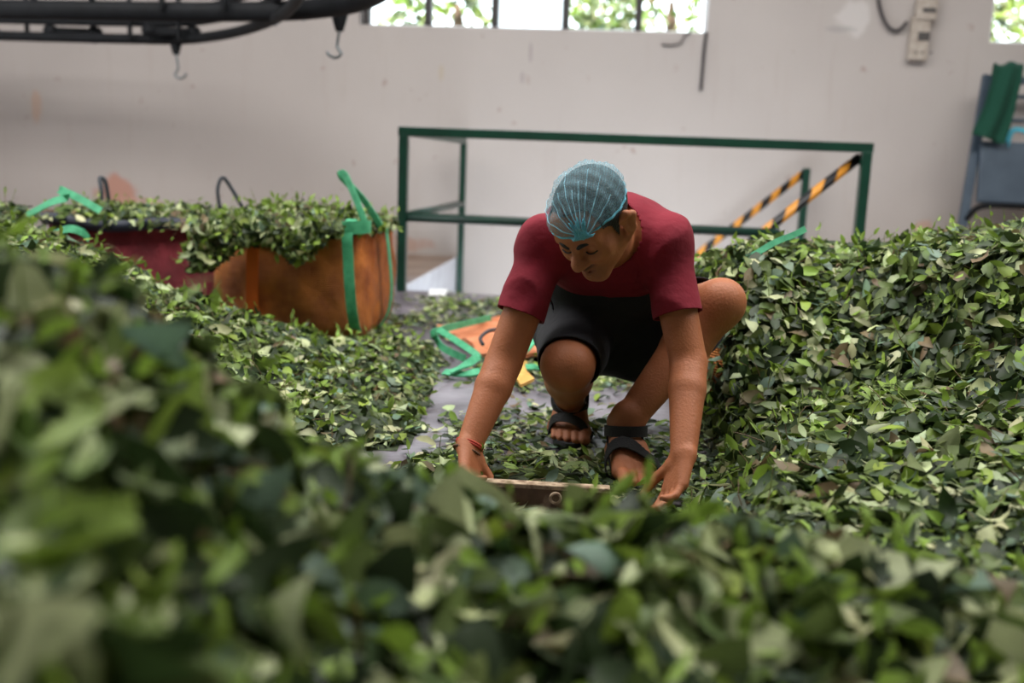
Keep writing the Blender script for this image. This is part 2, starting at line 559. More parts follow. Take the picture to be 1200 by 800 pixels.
def stripe_material():
    m = mat('hazard_stripe', (0, 0, 0, 1), 0.4)
    N, L, b = nodes_of(m)
    tc = N.new('ShaderNodeTexCoord'); s = N.new('ShaderNodeSeparateXYZ'); L.new(tc.outputs['Object'], s.inputs[0])
    k = math_n(N, L, 'ADD', math_n(N, L, 'MULTIPLY', s.outputs[0], 10.2), math_n(N, L, 'MULTIPLY', s.outputs[2], -2.5))
    fr = math_n(N, L, 'FRACT', k); g = math_n(N, L, 'GREATER_THAN', fr, 0.52)
    L.new(mix_n(N, L, g, srgb(20, 20, 24), srgb(206, 138, 44)), b.inputs['Base Color'])
    return m


MT['stripe'] = stripe_material()
gr = empty('guard_rail', (0.05, NY, 0), 'dark green square-tube guard rail around the stair opening by the wall', 'railing')
xl, xr, zt, zm = -1.172, 1.268, 0.872, 0.412
put('top_rail', obox((xl - .03, NY, zt), (xr + .03, NY, zt), .05, .05, .005), MT['green_paint'], gr, False)
put('top_rail', obox((xl, NY + .02, zt), (-1.155, FY, zt), .045, .045, .004), MT['green_paint'], gr, False)
put('post', obox((xl, NY, 0), (xl, NY, zt - .02), .055, .05, .004, (1, 0, 0)), MT['green_paint'], gr, False)
put('post', obox((xr, NY, 0), (xr, NY, zt - .02), .062, .05, .004, (1, 0, 0)), MT['green_paint'], gr, False)
put('post', obox((-1.155, FY, -0.5), (-1.155, FY, zt - .02), .05, .045, .004, (1, 0, 0)), MT['green_paint'], gr, False)
put('middle_rail', tube([(xl, NY, zm), (0.86, NY, zm)], .026, 10), MT['green_paint'], gr)
put('middle_rail', tube([(xl, NY, zm), (-1.155, FY, zm)], .024, 10), MT['green_paint'], gr)
sr = empty('stair_handrail', (1.2, NY + .06, 0), 'yellow and black striped handrail rising to the near corner of the guard rail', 'handrail')
a, b_ = at_y(1008, 184, NY + .05), at_y(866, 294, NY + .05)
put('striped_bar', tube([a, a + (b_ - a) * 2.4], .026, 12), MT['stripe'], sr)
put('bracket', obox(at_y(905, 277, NY), at_y(880, 300, NY + .04), .03, .03, .004), MT['black_steel'], sr, False)
sr = empty('stair_handrail', (1.3, FY, 0), 'yellow and black striped handrail fixed along the back wall behind the guard rail', 'handrail')
a, b_ = at_y(943, 202, FY), at_y(815, 300, FY)
put('striped_bar', tube([a, a + (b_ - a) * 2.0], .027, 12), MT['stripe'], sr)
put('post', obox((a[0] + .01, FY, 0.0), (a[0] + .01, FY, a[2] + .03), .06, .05, .004, (1, 0, 0)), MT['green_paint'], sr, False)

# ------------------------------------------------------------------ overhead conveyor tracks
def zpath(pts, z, n=8):
    return spline([at_z(px, py, z) for px, py in pts], n)


def hook(parent, px, py, z, drop, flip=1):
    p = at_z(px, py, z)
    br = put('hook_bracket', join(tube([p + (0, 0, .02), p + (0, 0, -.09)], [.055, .022], 4, flat=.35, upv=(0, 1, 0))), MT['black_steel'], parent, False)
    q = p + np.array([0, 0, -.085])
    s = drop
    pts = spline([q, q + (flip * .008, 0, -.3 * s), q + (flip * .012, 0, -.6 * s), q + (-flip * .01, 0, -.85 * s), q + (flip * .02, 0, -s), q + (flip * .055, 0, -.93 * s), q + (flip * .07, 0, -.78 * s)], 6)
    put('hook', tube(pts, .0075, 8), MT['grey_steel'], br)


P1 = [(-160, 36), (-60, 40), (60, 43.5), (150, 45.5), (215, 46), (265, 40), (305, 29), (332, 16), (350, -4), (362, -40)]
Z1 = 1.46
p0 = at_z(100, 45, Z1)
ct = empty('conveyor_track', (p0[0], p0[1], Z1), 'black overhead conveyor track with roller carriages, lower one nearer the wall', 'conveyor')
path = zpath(P1, Z1)
put('lower_rail', tube(path, .028, 8, flat=1.2), MT['black_steel'], ct)
put('upper_rail', tube(path + (0, 0, .105), .017, 6, flat=1.6), MT['black_steel'], ct)
put('top_rail', tube(path + (0, 0.06, .21), .02, 6), MT['black_steel'], ct)
for px in (-25, 35, 155, 212):
    q = at_z(px, 45, Z1)
    put('hanger', obox(q + (0, -.03, -.01), q + (0, -.03, .30), .03, .022, .003, (1, 0, 0)), MT['black_steel'], ct, False)
for px in (-60, 60, 175):
    q = at_z(px, 44, Z1) + (0, 0, .045); q2 = at_z(px + 52, 46, Z1) + (0, 0, .045)
    c = put('carriage', obox(q, q2, .03, .05, .004), MT['black_steel'], ct, False)
    for s in (q, q2):
        put('wheel', tube([s + (0, -.03, 0), s + (0, .03, 0)], .042, 14), MT['black_steel'], c)
        put('bolt', tube([s + (0, -.01, -.075), s + (0, -.01, -.045)], .018, 8), MT['black_steel'], c)
hook(ct, 206, 48, Z1 - .01, .16)
P2 = [(-160, 8), (-60, 10), (60, 11.5), (160, 13), (250, 14), (330, 13), (380, 9), (415, 3), (445, -8), (470, -30), (490, -70)]
Z2 = 1.50
p0 = at_z(200, 14, Z2)
ct = empty('conveyor_track', (p0[0], p0[1], Z2), 'thick black overhead conveyor track bending away in front of the window', 'conveyor')
path = zpath(P2, Z2)
put('lower_rail', tube(path, .036, 8, flat=1.5), MT['black_steel'], ct)
put('upper_rail', tube(path + (0, 0, .12), .025, 6, flat=1.3), MT['black_steel'], ct)
put('inner_rail', tube(path * (0.97, 0.955, 1) + (0, 0, .05), .02, 6), MT['black_steel'], ct)
for px in (40, 108, 190, 262, 345):
    q = at_z(px, 12, Z2)
    put('hanger', obox(q, q + (0, 0, .35), .035, .025, .003, (1, 0, 0)), MT['black_steel'], ct, False)
for px, py in ((283, 21), (312, 22), (322, 26), (355, 20)):
    q = at_z(px, py, Z2 - .03)
    put('bolt', tube([q + (-.012, 0, 0), q + (.012, 0, -.012)], .013, 8), MT['grey_steel'], ct)
hook(ct, 398, 17, Z2 - .01, .145, -1)

# ------------------------------------------------------------------ meter, cables, trolley on the back wall
def wl(px, py, off=0.0):
    return at_y(px, py, WALL_Y - off)


m0, m1 = wl(1061, 71), wl(1092, 22)
eb = empty('electric_meter', (m0[0] + .1, WALL_Y, m0[2]), 'old grey electric meter box fixed high on the white wall', 'meter')
put('case', box((m0[0], WALL_Y - .07, m0[2]), (m1[0] - .02, WALL_Y, m1[2]), .008), MT['meter'], eb, False)
put('cover', box((m0[0] + .02, WALL_Y - .085, m1[2] - .02), (m1[0] + .012, WALL_Y, m1[2] + .125), .01), MT['meter'], eb, False)
put('display', box((m0[0] + .05, WALL_Y - .074, m0[2] + .13), (m0[0] + .13, WALL_Y - .068, m0[2] + .19), .002), MT['meter_dark'], eb, False)
put('terminal_slot', box((m0[0] + .06, WALL_Y - .09, m1[2] + .03), (m0[0] + .15, WALL_Y - .083, m1[2] + .06), .002), MT['meter_dark'], eb, False)
put('connector', tube([(m0[0] + .12, WALL_Y - .05, m1[2] + .11), (m0[0] + .12, WALL_Y - .05, m1[2] + .3)], .03, 10), MT['meter_dark'], eb)
for k in (0.05, 0.09, 0.15):
    put('screw', tube([(m0[0] + k, WALL_Y - .075, m0[2] + .05), (m0[0] + k, WALL_Y - .068, m0[2] + .05)], .008, 8), MT['meter_dark'], eb)
tag(put('power_cable', tube(spline([wl(1028, -25, .02), wl(1031, 8, .02), wl(1040, 30, .03), wl(1052, 36, .03), wl(1063, 26, .04)], 8), .012, 8), MT['cable']),
    'dark power cable looping into the electric meter', 'cable')
tag(put('hanging_cord', tube(spline([wl(828, 38, .015), wl(825, 60, .02), wl(823, 85, .02), wl(821, 106, .02)], 6), .011, 8), MT['cable']),
    'short dark cord hanging down the wall below the window corner', 'cord')
tag(put('loose_wire', tube(spline([wl(775, 52, .015), wl(788, 53, .02), wl(798, 50, .02), wl(803, 41, .02), wl(810, 38, .02)], 6), .006, 6), MT['cable']),
    'thin bent wire end poking out under the window sill', 'wire')

TY = 7.25
tb = at_y(1125, 262, TY)
tr = empty('hand_trolley', (tb[0] + .35, TY, 0), 'blue-grey metal trolley frame with sheet panel standing against the wall', 'trolley')
top = at_y(1157, 88, TY + .12); bot = at_y(1128, 262, TY - .05)
dirv = unit(top - bot); base = bot - dirv * (bot[2] / dirv[2])
W = 0.62
for dx in (0, W):
    put('upright', obox(base + (dx, 0, 0), top + (dx, 0, 0), .06, .045, .006, (0, 1, 0)), MT['blue_grey'], tr, False)
pz = lambda z: base + dirv * ((z - base[2]) / dirv[2])
put('top_bar', obox(pz(top[2] - .03) + (0, 0, 0), pz(top[2] - .03) + (W, 0, 0), .04, .05, .006), MT['blue_grey'], tr, False)
for z in (top[2] - .14, top[2] - .3):
    put('rung', tube([pz(z), pz(z) + (W, 0, 0)], .014, 8), MT['blue_grey'], tr)
zA, zB = at_y(1150, 237, TY)[2], at_y(1150, 166, TY)[2]
q0, q1 = pz(zA) + (.03, -.05, 0), pz(zB) + (.03, -.05, 0)
put('panel', obox((q0 + q1) / 2 + (0, 0, 0), (q0 + q1) / 2 + (W - .06, 0, 0), .05, np.linalg.norm(q1 - q0), .012, unit(q1 - q0)), MT['blue_grey'], tr, False)
q = pz(zA)
put('curved_bar', tube(spline([q + (.0, -.03, -.12), q + (.06, -.05, -.04), q + (.16, -.06, -.015), q + (.34, -.06, -.015), q + (.55, -.05, -.02)], 8), .02, 8), MT['black_steel'], tr)
put('foot_plate', box(base + (-.02, -.25, 0), base + (W + .02, .0, .02), .004), MT['blue_grey'], tr, False)


def cloth_strip(path, side, w, amp, nu=14, seed=0.0, th=0.006):
    """folded hanging cloth: sheet along path with soft folds and real thickness"""
    p = spline(path, 8); m = len(p); V = []
    T = np.gradient(p, axis=0)
    for sgn in (1, -1):
        for i in range(m):
            t = unit(T[i]); s = unit(np.asarray(side) - t * (np.asarray(side) @ t)); u = np.cross(t, s)
            for k in range(nu):
                x = k / (nu - 1) - .5
                wv = amp * math.sin(9 * x + seed + 2.5 * i / m) * (0.4 + 0.6 * i / m)
                V.append(p[i] + s * x * w[min(i, len(w) - 1)] + u * (wv + sgn * th / 2))
    Fc = []
    o = m * nu
    for i in range(m - 1):
        for k in range(nu - 1):
            a = i * nu + k
            Fc.append([a, a + 1, a + nu + 1, a + nu]); Fc.append([o + a, o + a + nu, o + a + nu + 1, o + a + 1])
    for i in range(m - 1):
        for k in (0, nu - 1):
            a = i * nu + k; Fc.append([a, a + nu, o + a + nu, o + a])
    for k in range(nu - 1):
        for i in (0, m - 1):
            a = i * nu + k; Fc.append([a, a + 1, o + a + 1, o + a])
    return np.array(V), Fc


def wlin(a, b, n): return list(np.linspace(a, b, n))


c0 = at_y(1180, 82, TY + .02)
pth = [c0 + (.02, .10, -.12), c0 + (.01, .05, .03), c0 + (.0, -.04, .02), c0 + (-.03, -.09, -.12), c0 + (-.06, -.10, -.30), at_y(1158, 163, TY - .1)]
tag(put('green_cloth', cloth_strip(pth, (1, 0.1, .1), wlin(.16, .22, 41), .02), MT['green_cloth']), 'dark green cloth slung over the top of the blue-grey trolley', 'cloth')
c1 = at_y(1186, 158, TY - .02)
tag(put('blue_cloth', cloth_strip([c1 + (-.03, .0, -.08), c1 + (0, -.0, .03), c1 + (.1, -.0, .02), c1 + (.22, -.0, -.06)], (0, 1, .3), wlin(.1, .08, 25), .015), MT['cyan_cloth']),
    'light blue rag tucked behind the trolley panel', 'cloth')

# ------------------------------------------------------------------ tea leaves
PAL = {  # leaf colours: name -> (linear colour, share)
    'dark': (srgb(44, 60, 30), .29), 'mid': (srgb(96, 113, 60), .27), 'pale': (srgb(178, 186, 140), .23),
    'lime': (srgb(128, 152, 60), .10), 'blue': (srgb(106, 128, 108), .07), 'brown': (srgb(112, 96, 70), .04)}
PN = list(PAL); PC = np.array([PAL[k][0] for k in PN]); PW = np.array([PAL[k][1] for k in PN]); PW = PW / PW.sum()


def leaf_batch(P, Nn, T, L, W, lod, tint=None, fold=None, curl=None):
    """curved, folded, pointed leaves. returns V, [faces], colours"""
    n = len(P)
    us = {0: [.32, .70], 1: [.2, .5, .8], 2: [.1, .28, .48, .68, .86]}[lod]
    prof = lambda u: np.sin(np.pi * u ** 0.85) ** 0.85
    fold = rng.uniform(.0, .45, n) if fold is None else fold
    curl = rng.normal(0.15, .55, n) if curl is None else curl
    twist = rng.normal(0, .5, n)
    B = np.cross(Nn, T)
    loc = []

    def pt(u, side, wv):
        y = side * W / 2 * prof(u) if side else np.zeros(n)
        x = (u - .5) * L
        th = twist * (u - .5)
        z = np.abs(y) * fold - curl * L * ((u - .5) ** 2) + wv
        y2 = y * np.cos(th) - z * np.sin(th) * .3; z2 = z + y * np.sin(th)
        return P + T * x[:, None] + B * y2[:, None] + Nn * z2[:, None]
    zero = np.zeros(n)
    loc.append(pt(0.0, 0, zero))
    for u in us:
        for s in (-1, 0, 1):
            loc.append(pt(u, s, (rng.normal(0, .07, n) * W) if s else zero))
    loc.append(pt(1.0, 0, zero))
    V = np.stack(loc, 1); k = V.shape[1]
    q, t = [], []
    t += [(0, 2, 1), (0, 3, 2)]
    for r in range(len(us) - 1):
        a = 1 + 3 * r
        q += [(a, a + 1, a + 4, a + 3), (a + 1, a + 2, a + 5, a + 4)]
    a = 1 + 3 * (len(us) - 1)
    t += [(a, a + 1, k - 1), (a + 1, a + 2, k - 1)]
    off = (np.arange(n) * k)[:, None, None]
    Fq = (np.array(q)[None] + off).reshape(-1, 4); Ft = (np.array(t)[None] + off).reshape(-1, 3)
    C = np.repeat(tint[:, None, :], k, 1)
    C[:, :, :3] *= np.array([1.0] + [1.0, 1.12, 1.0] * len(us) + [1.0])[None, :, None]
    return V.reshape(-1, 3), [Fq, Ft], C.reshape(-1, 4)


def stem_batch(P, T, L, r, bendv, tint):
    n = len(P); A = np.cross(T, np.array([.3, .2, .9])); A /= np.linalg.norm(A, axis=1)[:, None] + 1e-9; B = np.cross(T, A)
    rows = []
    for u in (0, .35, .7, 1.0):
        c = P + T * (u * L)[:, None] + bendv * (L * (u * (1 - u)))[:, None]
        rr = r * (1 - .4 * u)
        for k in range(3):
            an = 2 * math.pi * k / 3
            rows.append(c + (A * math.cos(an) + B * math.sin(an)) * rr[:, None])
    V = np.stack(rows, 1)
    q = [(i * 3 + k, i * 3 + (k + 1) % 3, i * 3 + 3 + (k + 1) % 3, i * 3 + 3 + k) for i in range(3) for k in range(3)]
    Fq = (np.array(q)[None] + (np.arange(n) * 12)[:, None, None]).reshape(-1, 4)
    return V.reshape(-1, 3), [Fq], np.repeat(tint, 12, 0)


def rand_tints(n, w=PW):
    i = rng.choice(len(PN), n, p=w)
    c = PC[i].copy(); c[:, :3] *= rng.uniform(.72, 1.25, (n, 1)) * rng.uniform(.92, 1.08, (n, 3))
    return i, c


def frames(Nn, tilt):
    n = len(Nn)
    N2 = Nn + rng.normal(0, 1, (n, 3)) * np.asarray(tilt).reshape(-1, 1); N2 /= np.linalg.norm(N2, axis=1)[:, None]
    N2 *= np.where(rng.random(n) < .25, -1, 1)[:, None]
    T = rng.normal(0, 1, (n, 3)); T -= N2 * (T * N2).sum(1)[:, None]; T /= np.linalg.norm(T, axis=1)[:, None]
    return N2, T


def merge(parts):
    V, Fs, C, n = [], [], [], 0
    for v, fs, c in parts:
        V.append(v); C.append(c); Fs += [f + n for f in fs]; n += len(v)
    return np.concatenate(V), Fs, np.concatenate(C)


MT['bed'] = mat('shaded_leaf_litter', srgb(30, 40, 20), 0.8, noise=srgb(58, 72, 34), scale=60, bump=0.8, bscale=50)  # leaf-debris green, kept dark to paint shade into the gaps between leaves
INDIV = []          # candidates for single leaves


def leaf_mass(name, P, Nn, label, tilt=.40, size=(.045, .012), core=None, stems=.12, weights=PW, cat='tea leaves', ind=False, thick=.02, group=None):
    """one uncountable mass of loose leaves over a bed"""
    n = len(P)
    P = P + Nn * (rng.uniform(-.5, 1, n) ** 1 * thick)[:, None]
    L = np.clip(rng.normal(size[0], size[1], n), .02, .12); W = L * rng.uniform(.40, .58, n)
    ci, tint = rand_tints(n, weights)
    N2, T = frames(Nn, np.full(n, tilt))
    d = project(P)[2]
    keep = np.ones(n, bool)
    if ind:
        lift = ((P - (P - Nn * 0)) * Nn).sum(1)
        px, py, dd = project(P)
        view = (CAM - P) / np.linalg.norm(CAM - P, axis=1)[:, None]
        face = np.abs((view * N2).sum(1))
        scr = L * W / dd ** 2 * face
        INDIV.append((P, N2, T, L, W, ci, scr, px, py))
        keep = None
    parts = []
    st = rng.random(n) < stems
    if keep is None:
        return dict(P=P, N=N2, T=T, L=L, W=W, ci=ci, tint=tint, scr=scr, px=px, py=py, name=name, label=label, core=core, stems=st, surfN=Nn, cat=cat)
    return finish_mass(name, label, P, N2, T, L, W, tint, core, st, Nn, cat, group)


def finish_mass(name, label, P, N2, T, L, W, tint, core, st, Nn, cat, group=None):
    d = project(P)[2]
    parts = []
    for lod, sel in ((2, d < 1.5), (1, (d >= 1.5) & (d < 3.1)), (0, d >= 3.1)):
        if sel.sum(): parts.append(leaf_batch(P[sel], N2[sel], T[sel], L[sel], W[sel], lod, tint[sel]))
    if st.sum():
        k = st.sum()
        tt = T[st] * .8 + Nn[st] * rng.uniform(-.2, .5, (k, 1)) + rng.normal(0, .25, (k, 3)); tt /= np.linalg.norm(tt, axis=1)[:, None]
        sc = np.tile(np.array(srgb(120, 138, 70)), (k, 1)); br = rng.random(k) < .35; sc[br] = srgb(112, 92, 66)
        parts.append(stem_batch(P[st], tt, rng.uniform(.04, .10, k), rng.uniform(.0009, .0018, k), Nn[st] * rng.normal(0, .6, (k, 1)), sc))
        # a young bud leaf and a side leaf at the end of each stem
        Ls = rng.uniform(.02, .045, k)
        pe = P[st] + tt * .07
        n2 = np.cross(tt, rng.normal(0, 1, (k, 3))); n2 /= np.linalg.norm(n2, axis=1)[:, None]
        tc = np.tile(np.array(srgb(128, 156, 62)), (k, 1)) * rng.uniform(.8, 1.15, (k, 1)); tc[:, 3] = 1
        parts.append(leaf_batch(pe, n2, tt, Ls, Ls * .4, 0, tc))
    V, Fs, C = merge(parts)
    nl = sum(len(f) for f in Fs)
    idx = np.zeros(nl, int)
    if core is not None:
        cv, cf = core; cv = np.asarray(cv, float); cf = np.asarray(cf)
        Fs = Fs + [cf + len(V)]; V = np.concatenate([V, cv]); C = np.concatenate([C, np.tile(np.array([[.03, .05, .02, 1]]), (len(cv), 1))])
        idx = np.concatenate([idx, np.ones(len(cf), int)])
    me = bulk_mesh(name, V, Fs, [MT['leaf'], MT['bed']], C, True, idx)
    o = bpy.data.objects.new(name, me); COL.objects.link(o)
    return tag(o, label, cat, group, 'stuff')


def field(hf, g0, g1, step, cut=0.012, drop=.012):
    """grid mesh of a heap z = hf(gx, gy) in the ground frame turned to the camera heading"""
    nx, ny = int((g1[0] - g0[0]) / step) + 1, int((g1[1] - g0[1]) / step) + 1
    X, Y = np.meshgrid(np.linspace(g0[0], g1[0], nx), np.linspace(g0[1], g1[1], ny), indexing='ij')
    Z = hf(X, Y)
    V = g2w(np.stack([X, Y, np.maximum(Z - drop, 0.001)], -1)).reshape(-1, 3)
    I = np.arange(nx * ny).reshape(nx, ny)
    Fq = np.stack([I[:-1, :-1], I[1:, :-1], I[1:, 1:], I[:-1, 1:]], -1).reshape(-1, 4)
    zc = Z.reshape(-1)[Fq].max(1)
    Fq = Fq[zc > cut]
    u, inv = np.unique(Fq, return_inverse=True)
    return V[u], inv.reshape(Fq.shape)


def scatter(hf, g0, g1, n, cut=.012, margin=170, maxd=None):
    """n points on the heap inside the widened view, denser on slopes"""
    outP, outN = [], []; have = 0; tries = 0
    while have < n and tries < 60:
        tries += 1
        k = n * 2
        x = rng.uniform(g0[0], g1[0], k); y = rng.uniform(g0[1], g1[1], k)
        z = hf(x, y); e = .01
        gx = (hf(x + e, y) - hf(x - e, y)) / (2 * e); gy = (hf(x, y + e) - hf(x, y - e)) / (2 * e)
        gx, gy = np.clip(gx, -4, 4), np.clip(gy, -4, 4)
        ar = np.sqrt(1 + gx ** 2 + gy ** 2)
        ok = (z > cut) & (rng.random(k) < ar / 3.5)
        Pg = np.stack([x, y, z], -1); Ng = np.stack([-gx, -gy, np.ones(k)], -1) / ar[:, None]
        P = g2w(Pg); Nw = g2w(Ng)
        px, py, d = project(P)
        ok &= (px > -margin) & (px < 1200 + margin) & (py > -50) & (py < 800 + margin) & (d > .12)
        outP.append(P[ok]); outN.append(Nw[ok]); have += ok.sum()
    P, Nn = np.concatenate(outP)[:n], np.concatenate(outN)[:n]
    return P, Nn


def crest(pts, d):
    """silhouette points of a heap at heading distance d -> (gx, z) table"""
    G = np.array([w2g(at_d(px, py, d)) for px, py in pts])
    return G[:, 0], G[:, 2]


def bumps(x, y, s, a, seed):
    return a * vnoise(np.stack([x * s + seed, y * s + 3.7 * seed, np.full_like(np.asarray(x, float), seed)], -1))


# near heap ---------------------------------------------------------------
NEAR_D = .92
cax, caz = crest([(-260, 255), (-60, 285), (20, 310), (90, 345), (150, 385), (210, 420), (270, 468), (330, 516), (400, 554), (480, 578),
                  (560, 606), (620, 626), (680, 628), (740, 606), (800, 622), (880, 645), (960, 665), (1080, 690), (1200, 715), (1400, 740)], NEAR_D)


def h_near(x, y):
    x, y = np.asarray(x, float), np.asarray(y, float)
    # crest follows the view fan so that the ridge stays where it is
    c = np.interp(x * NEAR_D / np.clip(y, .35, 1.3), cax, caz) - .035
    front = np.clip(NEAR_D - y, 0, 2) * .30
    back = np.clip(y - NEAR_D - .04, 0, 2)
    z = c - front - back * .9 - back ** 2 * 2.0
    return z + bumps(x, y, 9, .014, 2.2) + bumps(x, y, 24, .008, 5.1)


# right heap --------------------------------------------------------------
ccx, ccz = crest([(840, 300), (870, 296), (900, 288), (960, 296), (1030, 294), (1080, 280), (1150, 272), (1200, 268), (1400, 262)], 2.95)


def h_right(x, y):
    x, y = np.asarray(x, float), np.asarray(y, float)
    e = np.interp(y, [.8, 1.2, 1.6, 2.0, 2.3, 2.6, 3.0], [.10, .13, .22, .36, .47, .53, .56])
    lowz = np.interp(y, [.8, 1.2, 1.5, 1.9, 2.3, 2.6], [.20, .20, .19, .17, .15, .14])
    lowz = lowz + .10 * sstep((x - .55) / .8) * sstep((y - 1.2) / .8)
    B = lowz * sstep((x - e) / .26) * sstep((y - .75) / .3)
    top = np.interp(x * 2.95 / np.clip(y, 2.3, 3.6), ccx, ccz) - .03
    # steep cut face, set back further to the right
    fy = 2.32 + .12 * bumps(x, y * 0, 2.3, 1.0, 8.0) - .42 * sstep((x - .85) / .7)
    k = sstep((y - fy) / .52) * sstep((x - .545) / .10)
    z = B + (top - B) * k
    z = np.where(y > 3.35, z - (y - 3.35) * 1.0, z)
    return z + (bumps(x, y, 7, .022, 4.4) + bumps(x, y, 20, .009, 1.3)) * (z > .02)


# left heap ---------------------------------------------------------------
cdx, cdz = crest([(-250, 255), (-60, 262), (40, 272), (100, 300), (180, 342), (250, 364), (330, 390), (380, 410), (410, 424), (440, 452)], 3.25)


def h_left(x, y):
    x, y = np.asarray(x, float), np.asarray(y, float)
    c = np.interp(x * 3.25 / np.clip(y, 1.6, 3.25), cdx, cdz, right=0) - .025
    c = np.where(x * 3.25 / np.clip(y, 1.6, 3.25) > cdx[-1], c - (x * 3.25 / np.clip(y, 1.6, 3.25) - cdx[-1]) * .9, c)
    z = c - np.clip(3.25 - y, 0, 3) * .10
    z = np.where(y > 3.4, z - (y - 3.4) * .7, z)
    z = z * sstep((y - 1.0) / .5)
    return np.where(z > .0, z + bumps(x, y, 6, .025, 9.4) + bumps(x, y, 18, .01, 7.3), z)


# leaves spread on the floor, with a thicker bank in front of the feet -------
def h_bank(x, y):
    x, y = np.asarray(x, float), np.asarray(y, float)
    b = .045 * sstep((y - 2.085) / .02) * (1 - sstep((y - 2.20) / .22)) * sstep((x + .30) / .12) * (1 - sstep((x - .16) / .10))
    b2 = .06 * sstep((x + 1.1) / .3) * (1 - sstep((x + .42) / .22)) * sstep((y - 2.35) / .3) * (1 - sstep((y - 3.5) / .5))
    return np.maximum(b, b2) * (1 + bumps(x, y, 9, .5, 3.3))


HW = np.array([.36, .30, .16, .09, .05, .04])
right_g = ((-.05, .8), (2.4, 3.9)); left_g = ((-3.0, 1.1), (-.2, 3.85))
P, Nn = scatter(h_right, *right_g, 17000)
leaf_mass('tea_leaf_heap', P, Nn, 'tall heap of fresh green tea leaves spilling beside the squatting man', weights=HW, size=(.055, .013),
          core=field(h_right, *right_g, .03), thick=.03)
P, Nn = scatter(h_left, *left_g, 15000)
leaf_mass('tea_leaf_heap', P, Nn, 'sloping heap of loose tea leaves in front of the orange sack', weights=HW, size=(.056, .016),
          core=field(h_left, *left_g, .035), thick=.03)
bank_g = ((-1.3, 2.0), (.5, 4.1))
P, Nn = scatter(h_bank, *bank_g, 2600, cut=.008)
leaf_mass('tea_leaf_bank', P, Nn, 'thin bank of trampled tea leaves on the floor around the man\'s feet', size=(.042, .01), core=field(h_bank, *bank_g, .03, .01, .01), thick=.012, tilt=.4)

# scattered single layer on the concrete
k = 34000
x = rng.uniform(-1.6, 1.3, k); y = rng.uniform(2.0, 5.35, k)
dens = sstep((vnoise(np.stack([x * 3.1, y * 2.3, x * 0 + 2.0], -1)) + .35) / .8) * np.interp(y, [2.0, 2.6, 3.2, 4.0, 5.0, 5.4], [.95, .7, .62, .6, .45, .15])
dens = np.maximum(dens, .06)
dens *= 1 - .55 * np.exp(-((x + .12) / .22) ** 2 - ((y - 2.95) / .35) ** 2)
ok = (rng.random(k) < dens) & (h_right(x, y) < .03) & (h_left(x, y) < .03)
P = g2w(np.stack([x[ok], y[ok], rng.uniform(.006, .016, ok.sum())], -1))
leaf_mass('scattered_leaves', P, np.tile([0, 0, 1.0], (len(P), 1)), 'tea leaves scattered flat over the grey concrete floor', tilt=.22, size=(.040, .010), thick=.004, stems=.05)

# near heap: the largest leaves become things of their own
P, Nn = scatter(h_near, (-1.2, .1), (1.2, 1.6), 11500)
mass = leaf_mass('tea_leaf_heap', P, Nn, 'large blurred heap of fresh tea leaves filling the ground before the man', size=(.084, .021), core=field(h_near, (-1.3, .05), (1.3, 1.6), .025),
                 tilt=.42, ind=True, thick=.035, stems=.16)
lift = ((mass['P'][:, None, :] * 0).sum(-1)[:, 0])
vis = (mass['px'] > -20) & (mass['px'] < 1220) & (mass['py'] > 240) & (mass['py'] < 815)
g = w2g(mass['P']); hgt = mass['P'][:, 2] - h_near(g[:, 0], g[:, 1])
score = mass['scr'] * vis * (hgt > .012) * (project(mass['P'])[2] > .45)
pick = np.argsort(-score)[:300]
rest = np.ones(len(score), bool); rest[pick] = False
finish_mass(mass['name'], mass['label'], mass['P'][rest], mass['N'][rest], mass['T'][rest], mass['L'][rest], mass['W'][rest], mass['tint'][rest],
            mass['core'], mass['stems'][rest], mass['surfN'][rest], 'tea leaves')

LEAF_TXT = {'dark': 'dark green', 'mid': 'mid green', 'pale': 'pale underside-up', 'lime': 'bright yellow-green', 'blue': 'dull bluish green', 'brown': 'withered brownish'}
FORM = [('flat open', .08, .05), ('flat open', .12, -.1), ('lengthwise folded', .75, .1), ('lengthwise folded', .9, .2), ('strongly curled', .2, 1.3), ('strongly curled', .25, -1.3)]
shapes = {}
for ci_, cn in enumerate(PN):
    for s in range(6):
        c = np.array([PC[ci_]]); c[:, :3] *= rng.uniform(.85, 1.15)
        V, Fs, Cc = leaf_batch(np.zeros((1, 3)), np.array([[0, 0, 1.0]]), np.array([[1.0, 0, 0]]), np.array([1.0]), np.array([rng.uniform(.40, .54)]), 2, c,
                               fold=np.array([FORM[s][1]]), curl=np.array([FORM[s][2]]))
        shapes[cn, s] = bulk_mesh('tea_leaf', V, Fs, MT['leaf'], Cc)
for j, i in enumerate(pick):
    cn = PN[mass['ci'][i]]
    s_ = (0, 1, 2, 0, 1, 4, 3, 0, 5)[j % 9]
    o = bpy.data.objects.new('tea_leaf', shapes[cn, s_]); COL.objects.link(o)
    Nv, Tv = mass['N'][i], mass['T'][i]; Bv = np.cross(Nv, Tv); s = mass['L'][i] * 1.08
    mm = np.eye(4); mm[:3, 0] = Tv * s; mm[:3, 1] = Bv * s; mm[:3, 2] = Nv * s; mm[:3, 3] = mass['P'][i]
    o.matrix_world = Matrix(mm.tolist())
    where = 'on the high bank before the sacks' if mass['px'][i] < 400 else ('on the near heap before the man' if mass['px'][i] < 830 else 'on the near heap before the tall heap')
    lab = FORM[s_][0] + ' ' + LEAF_TXT[cn] + ' tea leaf ' + where
    tag(o, lab, 'leaf', lab.replace('leaf', 'leaves'))

